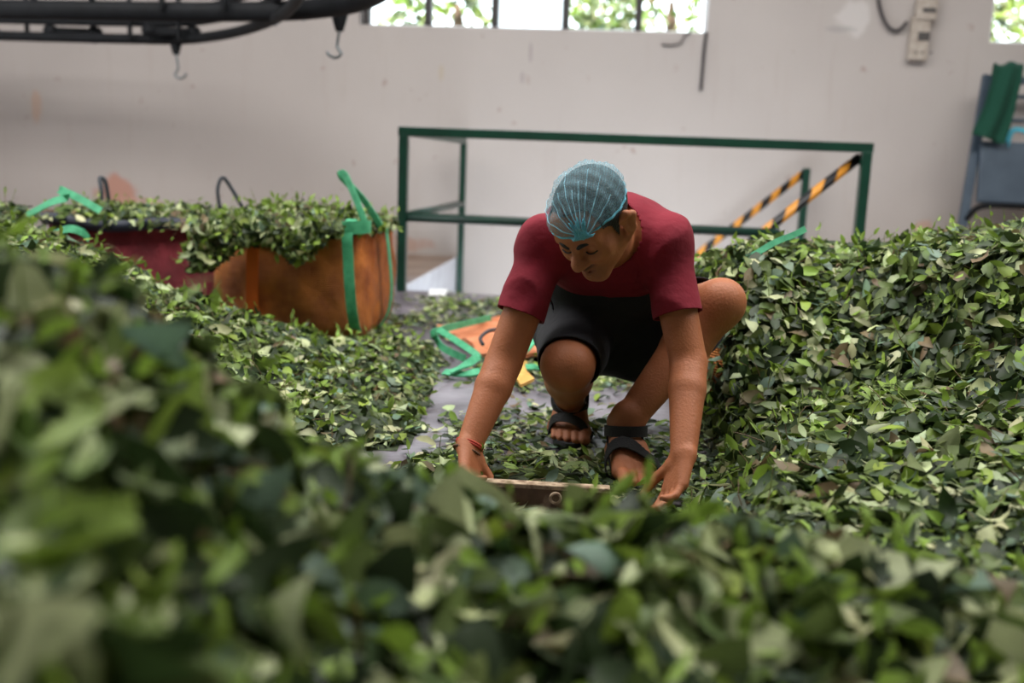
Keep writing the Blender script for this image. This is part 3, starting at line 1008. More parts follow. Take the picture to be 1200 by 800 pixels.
# ------------------------------------------------------------------ sacks
def sack_body(c, hx, hy, h, ex=4.0, seed=1.0, lean=(0, 0), nz=26, na=72, wr=.012, top_in=.0):
    """open woven bag: rounded-rectangle rings, bulging sides, wrinkles"""
    V = []
    for i in range(nz):
        u = i / (nz - 1)
        bul = 1 + .07 * math.sin(math.pi * min(1, u * 1.05)) - top_in * u
        rb = 1 - .10 * max(0, 1 - u / .12) ** 2
        for k in range(na):
            a = 2 * math.pi * k / na
            ca, sa = math.cos(a), math.sin(a)
            r = (abs(ca) ** ex + abs(sa) ** ex) ** (-1 / ex)
            p = np.array([hx * r * ca * bul * rb, hy * r * sa * bul * rb, h * u])
            V.append(p)
    V = np.array(V)
    nrm = V * (1, 1, 0); nrm /= np.linalg.norm(nrm, axis=1)[:, None]
    d = wr * vnoise(V * (7, 7, 5) + seed) + wr * .6 * vnoise(V * (16, 16, 11) + seed * 3)
    V = V + nrm * d[:, None]
    V[:, 0] += lean[0] * V[:, 2]; V[:, 1] += lean[1] * V[:, 2]
    Fc = [[i * na + k, i * na + (k + 1) % na, (i + 1) * na + (k + 1) % na, (i + 1) * na + k] for i in range(nz - 1) for k in range(na)]
    Fc.append([k for k in range(na)][::-1])
    return V + np.asarray(c), Fc


def fill_dome(c, hx, hy, z, dome, ex=4.0, over=0.03):
    cx, cy = c[0], c[1]

    def hf(x, y):
        u = (np.abs((x - cx) / (hx + over)) ** ex + np.abs((y - cy) / (hy + over)) ** ex) ** (1 / ex)
        r = z + dome * (1 - np.clip(u, 0, 1) ** 2.5) + bumps(x, y, 8, .02, cx)
        return np.where(u < 1, r, -1)
    return hf


def world_scatter(hf, x0, x1, y0, y1, n):
    x = rng.uniform(x0, x1, n * 3); y = rng.uniform(y0, y1, n * 3); z = hf(x, y); ok = z > 0
    x, y, z = x[ok][:n], y[ok][:n], z[ok][:n]; e = .012
    gx = np.clip((hf(x + e, y) - hf(x - e, y)) / (2 * e), -2, 2); gy = np.clip((hf(x, y + e) - hf(x, y - e)) / (2 * e), -2, 2)
    Nn = np.stack([-gx, -gy, np.ones(len(x))], -1); Nn /= np.linalg.norm(Nn, axis=1)[:, None]
    return np.stack([x, y, z], -1), Nn


def core_grid(hf, x0, x1, y0, y1, st=.04):
    X, Y = np.meshgrid(np.arange(x0, x1, st), np.arange(y0, y1, st), indexing='ij'); Z = hf(X, Y)
    V = np.stack([X, Y, Z - .015], -1).reshape(-1, 3); nx, ny = X.shape; I = np.arange(nx * ny).reshape(nx, ny)
    Fq = np.stack([I[:-1, :-1], I[1:, :-1], I[1:, 1:], I[:-1, 1:]], -1).reshape(-1, 4)
    Fq = Fq[(Z.reshape(-1)[Fq] > 0).all(1)]; u, inv = np.unique(Fq, return_inverse=True)
    return V[u], inv.reshape(Fq.shape)


def drape(x0, x1, y, ztop, prof, n):
    """leaves hanging over the front edge of a sack"""
    x = rng.uniform(x0, x1, n); low = prof(x); z = ztop - rng.random(n) ** .8 * low
    P = np.stack([x, y - .03 - rng.uniform(0, .05, n), z], -1)
    return P, np.tile(unit([0, -1, .45]), (n, 1))


# the big orange sack
SX, SY = (-1.60, -.965), (3.80, 4.42)
oc = ((SX[0] + SX[1]) / 2, (SY[0] + SY[1]) / 2, 0.0)
ohx, ohy, oh = (SX[1] - SX[0]) / 2 - .02, (SY[1] - SY[0]) / 2, .435
os_ = empty('leaf_sack', oc, 'orange woven sack with green webbing straps, brimming with tea leaves', 'sack')
ob = put('bag', sack_body(oc, ohx, ohy, oh, 8.0, 1.7, (.0, .02), wr=.018), MT['orange_sack'], os_)
ob.modifiers.new('thickness', 'SOLIDIFY').thickness = .006
fy = SY[0] - .035


def sack_strap(px_top, px_bot, w=.045, zt=.47, zb=.03):
    a, b = at_y(*px_top, fy), at_y(*px_bot, fy)
    return a, b


sx_ = at_y(437, 330, 3.9)[0]
xs = SX[1] - .045
put('strap', ribbon(spline([(xs + .005, fy + .06, .045), (xs + .01, fy - .004, .09), (xs, fy - .022, .2), (xs - .01, fy - .016, .32), (xs - .02, fy + .0, .45), (xs - .02, fy + .07, .485)], 8), .042, .004, (1, 0, 0)), MT['green_web'], os_)
put('strap', ribbon(spline([(SX[1] + .0, 4.06, .03), (SX[1] + .035, 4.06, .1), (SX[1] + .045, 4.06, .22), (SX[1] + .02, 4.06, .44)], 8), .042, .004, (0, 1, 0)), MT['green_web'], os_)
put('strap', ribbon(spline([(xs - .14, fy + .02, .45), (xs - .06, fy - .005, .455), (xs + .05, fy + .01, .462), (SX[1] + .01, fy + .07, .46)], 8), .05, .005, (0, 0, 1)), MT['green_web'], os_)
h0 = at_y(428, 262, SY[0] + .05); h1 = at_y(402, 206, SY[0] + .12)
put('handle', ribbon(spline([h0, (h0 + h1) / 2 + (.008, 0, 0), h1 + (.01, 0, 0), h1 + (-.012, .02, -.005), (h0 + h1) / 2 + (.03, .03, 0), h0 + (.05, .05, -.01)], 8), .032, .004, (.75, -.5, .4)), MT['green_web'], os_)
xb = at_y(302, 350, SY[0])[0]
put('orange_band', ribbon(spline([(xb, fy + .05, .06), (xb, fy - .016, .12), (xb, fy - .022, .25), (xb, fy - .01, .40)], 8), .05, .003, (1, 0, 0)), MT['orange_band'], os_)
hf = fill_dome(oc, ohx, ohy, oh, .05)
P, Nn = world_scatter(hf, SX[0] - .1, SX[1] + .1, SY[0] - .1, SY[1] + .1, 3000)
pr = lambda x: np.interp(x, [SX[0] - .1, SX[0] + .02, SX[0] + .1, SX[0] + .18, SX[0] + .28, SX[0] + .38, SX[0] + .44, SX[0] + .50, SX[1]],
                         [.20, .20, .16, .09, .08, .15, .13, .04, .02])
P2, N2_ = drape(SX[0] - .04, SX[1] - .08, fy, .47, pr, 1100)
leaf_mass('sack_leaves', np.concatenate([P, P2]), np.concatenate([Nn, N2_]), 'tea leaves heaped over the rim of the orange sack', size=(.05, .012),
          core=core_grid(hf, SX[0] - .1, SX[1] + .1, SY[0] - .1, SY[1] + .1), tilt=.6, thick=.03)

# red sack beside it
RXa, RXb = -2.52, -1.66
rc_ = ((RXa + RXb) / 2, 4.42, 0.0)
rs = empty('leaf_sack', rc_, 'dark red woven sack with navy hem beside the orange sack', 'sack')
rb_ = put('bag', sack_body(rc_, .43, .30, .40, 5.0, 4.4), MT['red_sack'], rs)
rb_.modifiers.new('thickness', 'SOLIDIFY').thickness = .006
rim = []
for k in range(60):
    a = 2 * math.pi * k / 60; ca, sa = math.cos(a), math.sin(a); r = (abs(ca) ** 5 + abs(sa) ** 5) ** (-.2)
    rim.append((rc_[0] + .452 * r * ca, rc_[1] + .318 * r * sa, .405 + .012 * math.sin(5 * a + 1)))
put('hem', tube(rim, .02, 8, flat=1.3, closed=True), MT['navy'], rs)
put('handle', tube(spline([at_y(258, 245, 4.5), at_y(255, 222, 4.5), at_y(261, 208, 4.52), at_y(272, 222, 4.54), at_y(284, 243, 4.55)], 8), .009, 8), MT['dark_cord'], rs)
put('handle', tube(spline([at_y(119, 250, 4.5), at_y(119, 225, 4.5), at_y(117, 209, 4.52), at_y(123, 212, 4.53), at_y(127, 232, 4.54), at_y(129, 250, 4.55)], 8), .010, 8), MT['dark_cord'], rs)
hf = fill_dome(rc_, .45, .30, .40, .035)
P, Nn = world_scatter(hf, -2.7, -1.5, 4.05, 4.8, 2200)
leaf_mass('sack_leaves', P, Nn, 'tea leaves mounded on top of the dark red sack', size=(.052, .012), core=core_grid(hf, -2.7, -1.5, 4.05, 4.8), thick=.035)

# sack hidden behind the left heap, only straps and leaves in view
gc = (-2.95, 3.80, 0.0)
gs = empty('leaf_sack', gc, 'green strapped sack full of leaves standing behind the left heap', 'sack')
gb = put('bag', sack_body(gc, .42, .30, .42, 5.0, 7.4), MT['orange_sack'], gs)
gb.modifiers.new('thickness', 'SOLIDIFY').thickness = .006
put('handle', ribbon(spline([at_y(32, 252, 3.75), at_y(60, 237, 3.75), at_y(78, 231, 3.78), at_y(70, 222, 3.8), at_y(92, 232, 3.8), at_y(118, 247, 3.82)], 8), .03, .004, (0, .5, 1)), MT['green_web'], gs)
put('handle', ribbon(spline([at_y(62, 275, 3.55), at_y(80, 268, 3.52), at_y(96, 272, 3.55), at_y(104, 280, 3.6)], 8), .03, .004, (0, .5, 1)), MT['green_web'], gs)
hf = fill_dome(gc, .47, .34, .42, .03)
P, Nn = world_scatter(hf, -3.5, -2.4, 3.4, 4.2, 2000)
leaf_mass('sack_leaves', P, Nn, 'tea leaves mounded on the green strapped sack behind the left heap', size=(.052, .012), core=core_grid(hf, -3.5, -2.4, 3.4, 4.2), thick=.035)

# sack buried under the right heap
bc = g2w(np.array([1.01, 3.0, 0.0]))
bs = empty('leaf_sack', bc, 'orange sack almost buried under the tall heap beside the man', 'sack')
bb = put('bag', sack_body(bc, .44, .34, .25, 4.0, 2.4), MT['orange_sack'], bs)
bb.modifiers.new('thickness', 'SOLIDIFY').thickness = .006
put('handle', ribbon(spline([at_d(868, 306, 2.85), at_d(886, 297, 2.85), at_d(908, 284, 2.86), at_d(930, 275, 2.88), at_d(944, 268, 2.9)], 8), .018, .004, (.2, .5, 1)), MT['green_web'], bs)

# ------------------------------------------------------------------ flattened empty sack on the floor
def crumple(corners, nu, nv, amp, seed, th=.012, lift=None):
    c = [np.asarray(q, float) for q in corners]
    V = []
    for i in range(nu):
        for j in range(nv):
            u, v = i / (nu - 1), j / (nv - 1)
            p = (1 - u) * (1 - v) * c[0] + u * (1 - v) * c[1] + u * v * c[2] + (1 - u) * v * c[3]
            V.append(p)
    V = np.array(V)
    U = np.repeat(np.linspace(0, 1, nu), nv); W_ = np.tile(np.linspace(0, 1, nv), nu)
    edge = np.minimum(1, 6 * np.minimum(np.minimum(U, 1 - U), np.minimum(W_, 1 - W_)))
    z = amp * (.5 + .5 * vnoise(V * 5 + seed)) * (.35 + .65 * edge) + amp * .35 * np.abs(vnoise(V * 13 + seed)) + th
    if lift is not None: z = z + lift(U, W_)
    V[:, :2] += .02 * np.stack([vnoise(V * 6 + seed + 9), vnoise(V * 6 + seed + 19)], -1)
    top = V.copy(); top[:, 2] += z
    bot = V.copy(); bot[:, 2] += np.maximum(z - th, .003)
    A = np.concatenate([top, bot]); n = nu * nv; Fc = []
    for i in range(nu - 1):
        for j in range(nv - 1):
            a = i * nv + j
            Fc.append([a, a + nv, a + nv + 1, a + 1]); Fc.append([n + a, n + a + 1, n + a + nv + 1, n + a + nv])
    ring = [i * nv for i in range(nu)] + [(nu - 1) * nv + j for j in range(1, nv)] + [i * nv + nv - 1 for i in range(nu - 2, -1, -1)] + [j for j in range(nv - 2, 0, -1)]
    for a, b in zip(ring, ring[1:] + ring[:1]): Fc.append([a, b, n + b, n + a])
    return A, Fc


fl = [at_z(512, 388, 0), at_z(560, 425, 0), at_z(800, 432, 0), at_z(760, 372, 0)]
fs = empty('empty_sack', np.mean(fl, 0), 'flattened orange sack with green edging lying on the floor behind the man', 'sack')
put('sheet', crumple(fl, 26, 40, .09, 3.3), MT['orange_sheet'], fs)


def fz(px, py, z): return at_z(px, py, z)


put('edging', ribbon(spline([fz(575, 372, .07), fz(512, 388, .09), fz(511, 396, .06), fz(520, 408, .04), fz(545, 420, .03)], 8), .026, .006, (0, .4, 1)), MT['green_web'], fs)
put('edging', ribbon(spline([fz(514, 386, .10), fz(530, 396, .09), fz(548, 408, .08), fz(560, 418, .06), fz(552, 428, .03)], 8), .024, .006, (.4, .6, .6)), MT['green_web'], fs)
put('edging', ribbon(spline([fz(520, 436, .02), fz(545, 438, .025), fz(575, 433, .03), fz(620, 430, .03), fz(680, 432, .03), fz(735, 426, .03)], 8), .03, .006, (0, 1, .4)), MT['green_web'], fs)
put('edging', ribbon(spline([fz(528, 436, .03), fz(545, 428, .05), fz(560, 418, .06)], 8), .028, .006, (0, 1, .3)), MT['green_web'], fs)
put('edging', ribbon(spline([fz(600, 425, .05), fz(618, 408, .08), fz(628, 395, .1)], 8), .03, .006, (1, .3, .2)), MT['green_web'], fs)
put('cord_loop', tube(spline([fz(566, 404, .09), fz(563, 396, .11), fz(572, 388, .12), fz(582, 386, .11)], 8), .007, 6), MT['dark_cord'], fs)

# small pieces on the floor
yr = [at_z(600, 440, 0), at_z(612, 458, 0), at_z(628, 452, 0), at_z(612, 434, 0)]
tag(put('yellow_rag', crumple(yr, 12, 14, .05, 6.1, .008), MT['yellow_rag']), 'crumpled yellow rag on the floor near the flattened sack', 'rag')
pp = [at_z(503, 347, 0), at_z(522, 348, 0), at_z(528, 341, 0), at_z(508, 340, 0)]  # small crumpled white patch, plain matte colour
tag(put('white_patch', crumple(pp, 8, 8, .02, 2.1, .004), MT['patch']), 'small crumpled white patch at the edge of the stair opening', 'patch')

# weathered board in front of the man
bl, br_ = at_z(560, 563, .06), at_z(715, 572, .06)
ax = unit((br_ - bl) * (1, 1, 0)); nrm_ = np.array([ax[1], -ax[0], 0])
wb = empty('wooden_board', (bl + br_) / 2 * (1, 1, 0), 'weathered brown board on edge in front of the squatting man', 'board')
V, Fc = box((0, -.012, .0), (np.linalg.norm(br_ - bl), .012, .056), .003)
put('plank', (bl * (1, 1, 0) + V[:, :1] * ax + V[:, 1:2] * nrm_ + V[:, 2:] * (0, 0, 1), Fc), MT['old_wood'], wb, False)
V, Fc = box((0, -.017, .050), (np.linalg.norm(br_ - bl), .012, .062), .003)
put('edge_strip', (bl * (1, 1, 0) + V[:, :1] * ax + V[:, 1:2] * nrm_ + V[:, 2:] * (0, 0, 1), Fc), MT['pale_edge'], wb, False)
c = at_z(652, 570, .04); c = bl * (1, 1, 0) + ax * ((c - bl) @ ax) + (0, 0, .038)
ring = [c - nrm_ * 0 + nrm_ * .02 + ax * .011 * math.cos(t) + np.array([0, 0, 1]) * .011 * math.sin(t) for t in np.linspace(0, 2 * math.pi, 17)[:-1]]
put('ring', tube(ring, .003, 6, closed=True), MT['pale_edge'], wb)

# ------------------------------------------------------------------ trees outside the windows
def tree(x, y, h, r, n, w, label):
    n = int(n * .75)
    P = rng.normal(0, 1, (n, 3)); P /= np.linalg.norm(P, axis=1)[:, None]; P *= (rng.random(n) ** .33)[:, None] * np.array(r)
    t = empty('garden_tree', (x, y, -.5), label, 'tree', 'trees outside the window')
    Pw = P + np.array([x, y, h]); L = rng.uniform(.10, .2, n); ci, tint = rand_tints(n, w)
    n = len(tint)
    N2, T = frames(np.tile([0, -.5, .8], (n, 1)), np.full(n, .8))
    V, Fs, C = leaf_batch(Pw, N2, T, L, L * .5, 0, tint)
    o = bpy.data.objects.new('foliage', bulk_mesh('foliage', V - np.array([x, y, -.5]), Fs, MT['leaf'], C)); COL.objects.link(o); o.parent = t; o['kind'] = 'stuff'
    put('trunk', tube(spline([(x, y, -.5), (x + .05, y, h * .4), (x - .04, y, h)], 6), [.09] * 6 + [.07] * 6 + [.03], 8), MT['old_wood'], t)


ww = np.array([.08, .2, .4, .27, .03, .02]); ww /= ww.sum()
for (px, yy, h, r, n, lab) in ((470, 10.6, 2.0, (.25, .3, .7), 220, 'thin sapling seen through the left window panes'),
                               (540, 11.2, 2.4, (.55, .5, .9), 500, 'light green tree outside the window beside the frosted pane'),
                               (705, 10.4, 2.2, (.55, .5, .9), 900, 'dense yellow-green tree outside the window beyond the frosted pane'),
                               (790, 12.0, 2.6, (.7, .5, 1.0), 380, 'sparse tree outside the right end of the long window'),
                               (1185, 10.6, 2.0, (.6, .5, .8), 700, 'leafy tree outside the small window above the trolley')):
    q = at_y(px, 20, yy)
    tree(q[0], yy, h, r, n, ww, lab)
lawn = struct('ground_outside', box((-9, WALL_Y + .2, -.7), (9, 22, -.5)), MT['bed'])

# ------------------------------------------------------------------ the squatting man (one continuous body grown from a distance field)
class Field:
    def __init__(self, lo, hi, h):
        self.lo = np.asarray(lo, np.float32); self.h = h
        self.n = np.ceil((np.asarray(hi) - self.lo) / h).astype(int) + 1
        self.S = np.full(self.n, 0.2, np.float32)
        self.ax = [self.lo[i] + h * np.arange(self.n[i], dtype=np.float32) for i in range(3)]

    def sl(self, lo, hi):
        a = np.clip(np.floor((np.asarray(lo) - self.lo) / self.h).astype(int), 0, self.n)
        b = np.clip(np.ceil((np.asarray(hi) - self.lo) / self.h).astype(int) + 1, 0, self.n)
        return a, b

    def pts(self, a, b):
        return np.stack(np.meshgrid(*[self.ax[i][a[i]:b[i]] for i in range(3)], indexing='ij'), -1)

    def add(self, prim, k=.012, off=0.0, op='u'):
        kind = prim[0]
        if kind == 'rc':
            _, A, B, r1, r2 = prim
            A, B = np.asarray(A, float), np.asarray(B, float)
            m = max(r1, r2) + abs(off) + k + .02
            a, b = self.sl(np.minimum(A, B) - m, np.maximum(A, B) + m)
            if (b <= a).any(): return
            P = self.pts(a, b)
            ab = (B - A).astype(np.float32); L2 = max(float(ab @ ab), 1e-9)
            t = np.clip(((P - A.astype(np.float32)) @ ab) / L2, 0, 1)
            d = np.linalg.norm(P - (A.astype(np.float32) + t[..., None] * ab), axis=-1) - (r1 + t * (r2 - r1))
        else:
            _, c, r, R = prim
            c, r = np.asarray(c, float), np.asarray(r, float)
            m = r.max() + abs(off) + k + .02
            a, b = self.sl(c - m, c + m)
            if (b <= a).any(): return
            q = (self.pts(a, b) - c.astype(np.float32)) @ np.asarray(R, np.float32)
            k0 = np.linalg.norm(q / r.astype(np.float32), axis=-1); k1 = np.linalg.norm(q / (r ** 2).astype(np.float32), axis=-1) + 1e-6
            d = k0 * (k0 - 1) / k1
        d = d - off
        s = tuple(slice(a[i], b[i]) for i in range(3)); S = self.S[s]
        if op == 'u':
            h = np.maximum(k - np.abs(S - d), 0) / k; self.S[s] = np.minimum(S, d) - h * h * k / 4
        else:
            h = np.maximum(k - np.abs(S + d), 0) / k; self.S[s] = np.maximum(S, -d) + h * h * k / 4

    def mesh(self):
        S = self.S; ins = S < 0
        c8 = [ins[a:a + S.shape[0] - 1, b:b + S.shape[1] - 1, c:c + S.shape[2] - 1] for a in (0, 1) for b in (0, 1) for c in (0, 1)]
        anyc = c8[0].copy(); allc = c8[0].copy()
        for q in c8[1:]: anyc |= q; allc &= q
        act = anyc & ~allc
        I = np.argwhere(act); idx = np.full(act.shape, -1, np.int64); idx[act] = np.arange(len(I))
        acc = np.zeros((len(I), 3)); cnt = np.zeros(len(I))
        cor = [(a, b, c) for a in (0, 1) for b in (0, 1) for c in (0, 1)]
        val = {q: S[I[:, 0] + q[0], I[:, 1] + q[1], I[:, 2] + q[2]] for q in cor}
        for q in cor:
            for ax in range(3):
                if q[ax]: continue
                q2 = list(q); q2[ax] = 1; q2 = tuple(q2)
                a, b = val[q], val[q2]; m = (a < 0) != (b < 0)
                t = a[m] / (a[m] - b[m])
                p = np.tile(np.array(q, float), (m.sum(), 1)); p[:, ax] += t
                acc[m] += p; cnt[m] += 1
        V = (I + acc / cnt[:, None]) * self.h + self.lo
        Q = []
        for ax in range(3):
            u, v = (ax + 1) % 3, (ax + 2) % 3
            sA = [slice(None)] * 3; sB = [slice(None)] * 3; sA[ax] = slice(0, -1); sB[ax] = slice(1, None)
            A, B = ins[tuple(sA)], ins[tuple(sB)]
            E = np.argwhere(A != B)
            ok = (E[:, u] > 0) & (E[:, v] > 0) & (E[:, u] < S.shape[u] - 1) & (E[:, v] < S.shape[v] - 1); E = E[ok]
            flip = A[E[:, 0], E[:, 1], E[:, 2]]

            def ci(du, dv):
                w = E.copy(); w[:, u] += du; w[:, v] += dv; return idx[w[:, 0], w[:, 1], w[:, 2]]
            q = np.stack([ci(-1, -1), ci(0, -1), ci(0, 0), ci(-1, 0)], -1)
            q[~flip] = q[~flip][:, ::-1]
            Q.append(q)
        return V, np.concatenate(Q)


def trim(V, Fq, keep):
    """keep the faces whose centres pass the test, drop loose vertices"""
    c = V[Fq].mean(1); Fq = Fq[keep(c)]
    u, inv = np.unique(Fq, return_inverse=True)
    return V[u], inv.reshape(Fq.shape)


def clip(V, Fq, planes):
    """cut a garment cleanly at its hem planes (point, outward normal, reach)"""
    bm = bmesh.new(); vs = [bm.verts.new(p) for p in V]
    for q in Fq:
        try: bm.faces.new([vs[i] for i in q])
        except ValueError: pass
    for e, d, rad in planes:
        fs = []
        for f in bm.faces:
            c = np.array(f.calc_center_median()) - e; t = c @ d
            if t > -.02 and np.linalg.norm(c - t * d) < rad: fs.append(f)
        g = set(fs); g |= {x for f in fs for x in f.edges}; g |= {x for f in fs for x in f.verts}
        bmesh.ops.bisect_plane(bm, geom=list(g), plane_co=Vector(e), plane_no=Vector(d), clear_outer=True)
    return bm2(bm)


def trim_list(V, Fl, keep):
    c = np.array([V[f].mean(0) for f in Fl]); k = keep(c); Fl = [f for f, q in zip(Fl, k) if q]
    used = np.unique(np.concatenate([np.array(f) for f in Fl])); m = np.full(len(V), -1); m[used] = np.arange(len(used))
    out = {}
    for f in Fl: out.setdefault(len(f), []).append(m[f])
    return V[used], [np.array(x) for x in out.values()]


def smooth_mesh(V, Fq, it=2, lam=.5):
    e = np.concatenate([Fq[:, [0, 1]], Fq[:, [1, 2]], Fq[:, [2, 3]], Fq[:, [3, 0]]]); e = np.unique(np.sort(e, 1), axis=0)
    for _ in range(it):
        s = np.zeros_like(V); n = np.zeros(len(V))
        np.add.at(s, e[:, 0], V[e[:, 1]]); np.add.at(s, e[:, 1], V[e[:, 0]]); np.add.at(n, e[:, 0], 1); np.add.at(n, e[:, 1], 1)
        V = V + lam * (s / np.maximum(n, 1)[:, None] - V)
    return V, Fq


def put_sdf(name, V, Fq, mat_, parent, col=None, solid=0.0):
    org = ORIGIN[parent.name]
    o = bpy.data.objects.new(name, bulk_mesh(name, V - org, Fq if isinstance(Fq, list) else [Fq], mat_, col)); COL.objects.link(o); o.parent = parent
    ORIGIN[o.name] = org
    if solid:
        md = o.modifiers.new('thickness', 'SOLIDIFY'); md.thickness = solid; md.offset = -1
    return o


def RCn(A, B, r1, r2): return ('rc', A, B, r1, r2)


I3 = np.eye(3)
J = dict(sh_r=at_d(642, 285, 2.36), el_r=at_d(590, 425, 2.28), wr_r=at_d(549, 524, 2.14),
         sh_l=at_d(778, 285, 2.38), el_l=at_d(807, 425, 2.28), wr_l=at_d(801, 533, 2.11),
         kn_r=at_d(665, 428, 2.31), an_r=at_d(668, 470, 2.64), kn_l=at_d(842, 357, 2.46), an_l=at_d(733, 496, 2.34),
         hip_r=at_d(678, 385, 2.70), hip_l=at_d(757, 380, 2.72))
hipm = (J['hip_r'] + J['hip_l']) / 2
chest = (J['sh_r'] + J['sh_l']) / 2 + np.array([.0, .09, -.018])
mid = (hipm + chest) / 2 + np.array([.0, .03, .02])
nk0 = (J['sh_r'] + J['sh_l']) / 2 + np.array([.0, .05, .02])
X = np.array([1.0, 0, 0])

# head frame: +x image right, +y out of the face, +z crown
HS = .96
hc = at_d(692, 253, 2.10)
ph, yw = math.radians(44), math.radians(29)
fwd = np.array([-math.sin(yw) * math.cos(ph), -math.cos(yw) * math.cos(ph), -math.sin(ph)])
fwd = unit(fwd)
rt = unit(np.cross(np.array([0, 0, -1.0]), fwd)); rt = rt if rt[0] > 0 else -rt
tl = math.radians(4)
upv = np.cross(rt, fwd); upv = upv if upv[2] > 0 else -upv
rt, upv = rt * math.cos(tl) + upv * math.sin(tl), upv * math.cos(tl) - rt * math.sin(tl)
HR = np.stack([rt, fwd, upv], 1)


def hp(x, y, z): return hc + HR @ (np.array([x, y, z]) * HS)


def hel(c, r): return ('el', hp(*c), np.array(r) * HS, HR)


def hrc(a, b, r1, r2): return RCn(hp(*a), hp(*b), r1 * HS, r2 * HS)


torso = [RCn(hipm + X * s * .045, mid + X * s * .05, .098, .10) for s in (-1, 1)] + \
        [RCn(mid + X * s * .05, chest + X * s * .055, .10, .10) for s in (-1, 1)] + \
        [RCn(chest + X * s * .05 + np.array([0, -.02, .025]), J[k], .085, .058) for s, k in ((-1, 'sh_r'), (1, 'sh_l'))]
hips = [RCn(J['hip_r'], J['hip_l'], .10, .10)]
up_arm = {k: [RCn(J['sh_' + k], J['sh_' + k] + (J['el_' + k] - J['sh_' + k]) * .5, .052, .047), RCn(J['sh_' + k] + (J['el_' + k] - J['sh_' + k]) * .5, J['el_' + k], .046, .043)] for k in 'rl'}


def lerp(a, b, t): return a + (b - a) * t


fore = {k: [RCn(J['el_' + k], lerp(J['el_' + k], J['wr_' + k], .3), .043, .043), RCn(lerp(J['el_' + k], J['wr_' + k], .3), J['wr_' + k], .042, .0285)] for k in 'rl'}
thigh = {k: [RCn(J['hip_' + k], J['kn_' + k], .088, .060)] for k in 'rl'}
shin = {}
for k in 'rl':
    a, b = J['kn_' + k], J['an_' + k]; back = unit(np.array([0, 1.0, -.2])) * (.028 if k == 'l' else .02)
    shin[k] = [RCn(a, lerp(a, b, .35) + back, .058, .056), RCn(lerp(a, b, .35) + back, b, .056, .036)]


def foot(ank, toe, width_dir, sizes):
    """flat foot from ankle to the middle toe tip; width_dir points to the big toe"""
    g = toe - ank; g[2] = 0; Lf = np.linalg.norm(g); f = g / Lf
    w = unit(width_dir - f * (width_dir @ f)); z0 = .022
    heel = ank * (1, 1, 0) - f * .045 + np.array([0, 0, z0 + .016])
    pr = [RCn(ank + (0, 0, .02), ank * (1, 1, 0) + np.array([0, 0, .055]), .036, .038), RCn(ank + (0, 0, -.01), heel, .036, .033)]
    lens = [.0, -.004, -.012, -.022, -.036]; offs = [.036, .014, -.006, -.024, -.039]; rad = [.0145, .0105, .010, .0095, .009]
    for q in range(5):
        tip = ank * (1, 1, 0) + f * (Lf + lens[q]) + w * (offs[q] * 1.05) + np.array([0, 0, z0 + rad[q] * .75])
        ball = ank * (1, 1, 0) + f * (Lf * .70 + lens[q] * 1.3) + w * offs[q] + np.array([0, 0, z0 + .017])
        ins = ank * (1, 1, 0) + f * (Lf * .22) + w * offs[q] * .55 + np.array([0, 0, z0 + .055 - .014 * (q > 2)])
        pr += [RCn(heel, ball, .030, .019), RCn(ins, ball, .028, .018), ('toe', ball + (0, 0, .0), lerp(ball, tip, .55) + (0, 0, .006), tip, rad[q])]
    return pr, f, w, Lf


FT = {}
FT['r'] = foot(J['an_r'], at_z(668, 516, .03), X, None)
FT['l'] = foot(J['an_l'], at_z(752, 566, .03), -X, None)


def hand(wr, d, palm_n, thumb_side, spread=.018, curl=.35, L=.095):
    """palm, four jointed fingers, thumb on the side"""
    d = unit(d); n = unit(palm_n - d * (palm_n @ d)); s = unit(np.cross(d, n)) * thumb_side
    pr = []
    kn = []
    for q, o in enumerate((.030, .010, -.010, -.028)):
        b = wr + d * (L - .004 * abs(q - 1)) + s * o
        kn.append(b); pr.append(RCn(wr + s * o * .55, b, .017, .0125))
    for q, b in enumerate(kn):
        ln = [.042, .047, .044, .034][q]; dd = d + s * (.06 * (1.5 - q))
        c1 = curl + .06 * q
        d1 = unit(dd * math.cos(c1) + n * math.sin(c1)); d2 = unit(dd * math.cos(c1 * 2.2) + n * math.sin(c1 * 2.2)); d3 = unit(dd * math.cos(c1 * 3.0) + n * math.sin(c1 * 3.0))
        p1 = b + d1 * ln; p2 = p1 + d2 * ln * .62; p3 = p2 + d3 * ln * .45
        pr += [('fin', b, p1, .0098, .0088), ('fin', p1, p2, .0088, .0080), ('fin', p2, p3, .0080, .0068)]
    t0 = wr + d * .025 + s * .022 + n * .008; t1 = t0 + unit(d * .7 + s * .75 + n * .25) * .042; t2 = t1 + unit(d * .9 + s * .3 + n * .35) * .030; t3 = t2 + unit(d + n * .4) * .022
    pr += [RCn(wr + d * .01 + s * .01, t0, .018, .017), ('fin', t0, t1, .0155, .0115), ('fin', t1, t2, .0110, .0098), ('fin', t2, t3, .0098, .0078)]
    return pr


hd_l = hand(J['wr_l'], at_d(789, 578, 2.06) - J['wr_l'], np.array([-.75, -.5, 0]), 1, curl=.22, L=.082)
hd_r = hand(J['wr_r'], at_d(552, 570, 2.06) - J['wr_r'], np.array([.8, -.4, .1]), -1, curl=.30, L=.082)

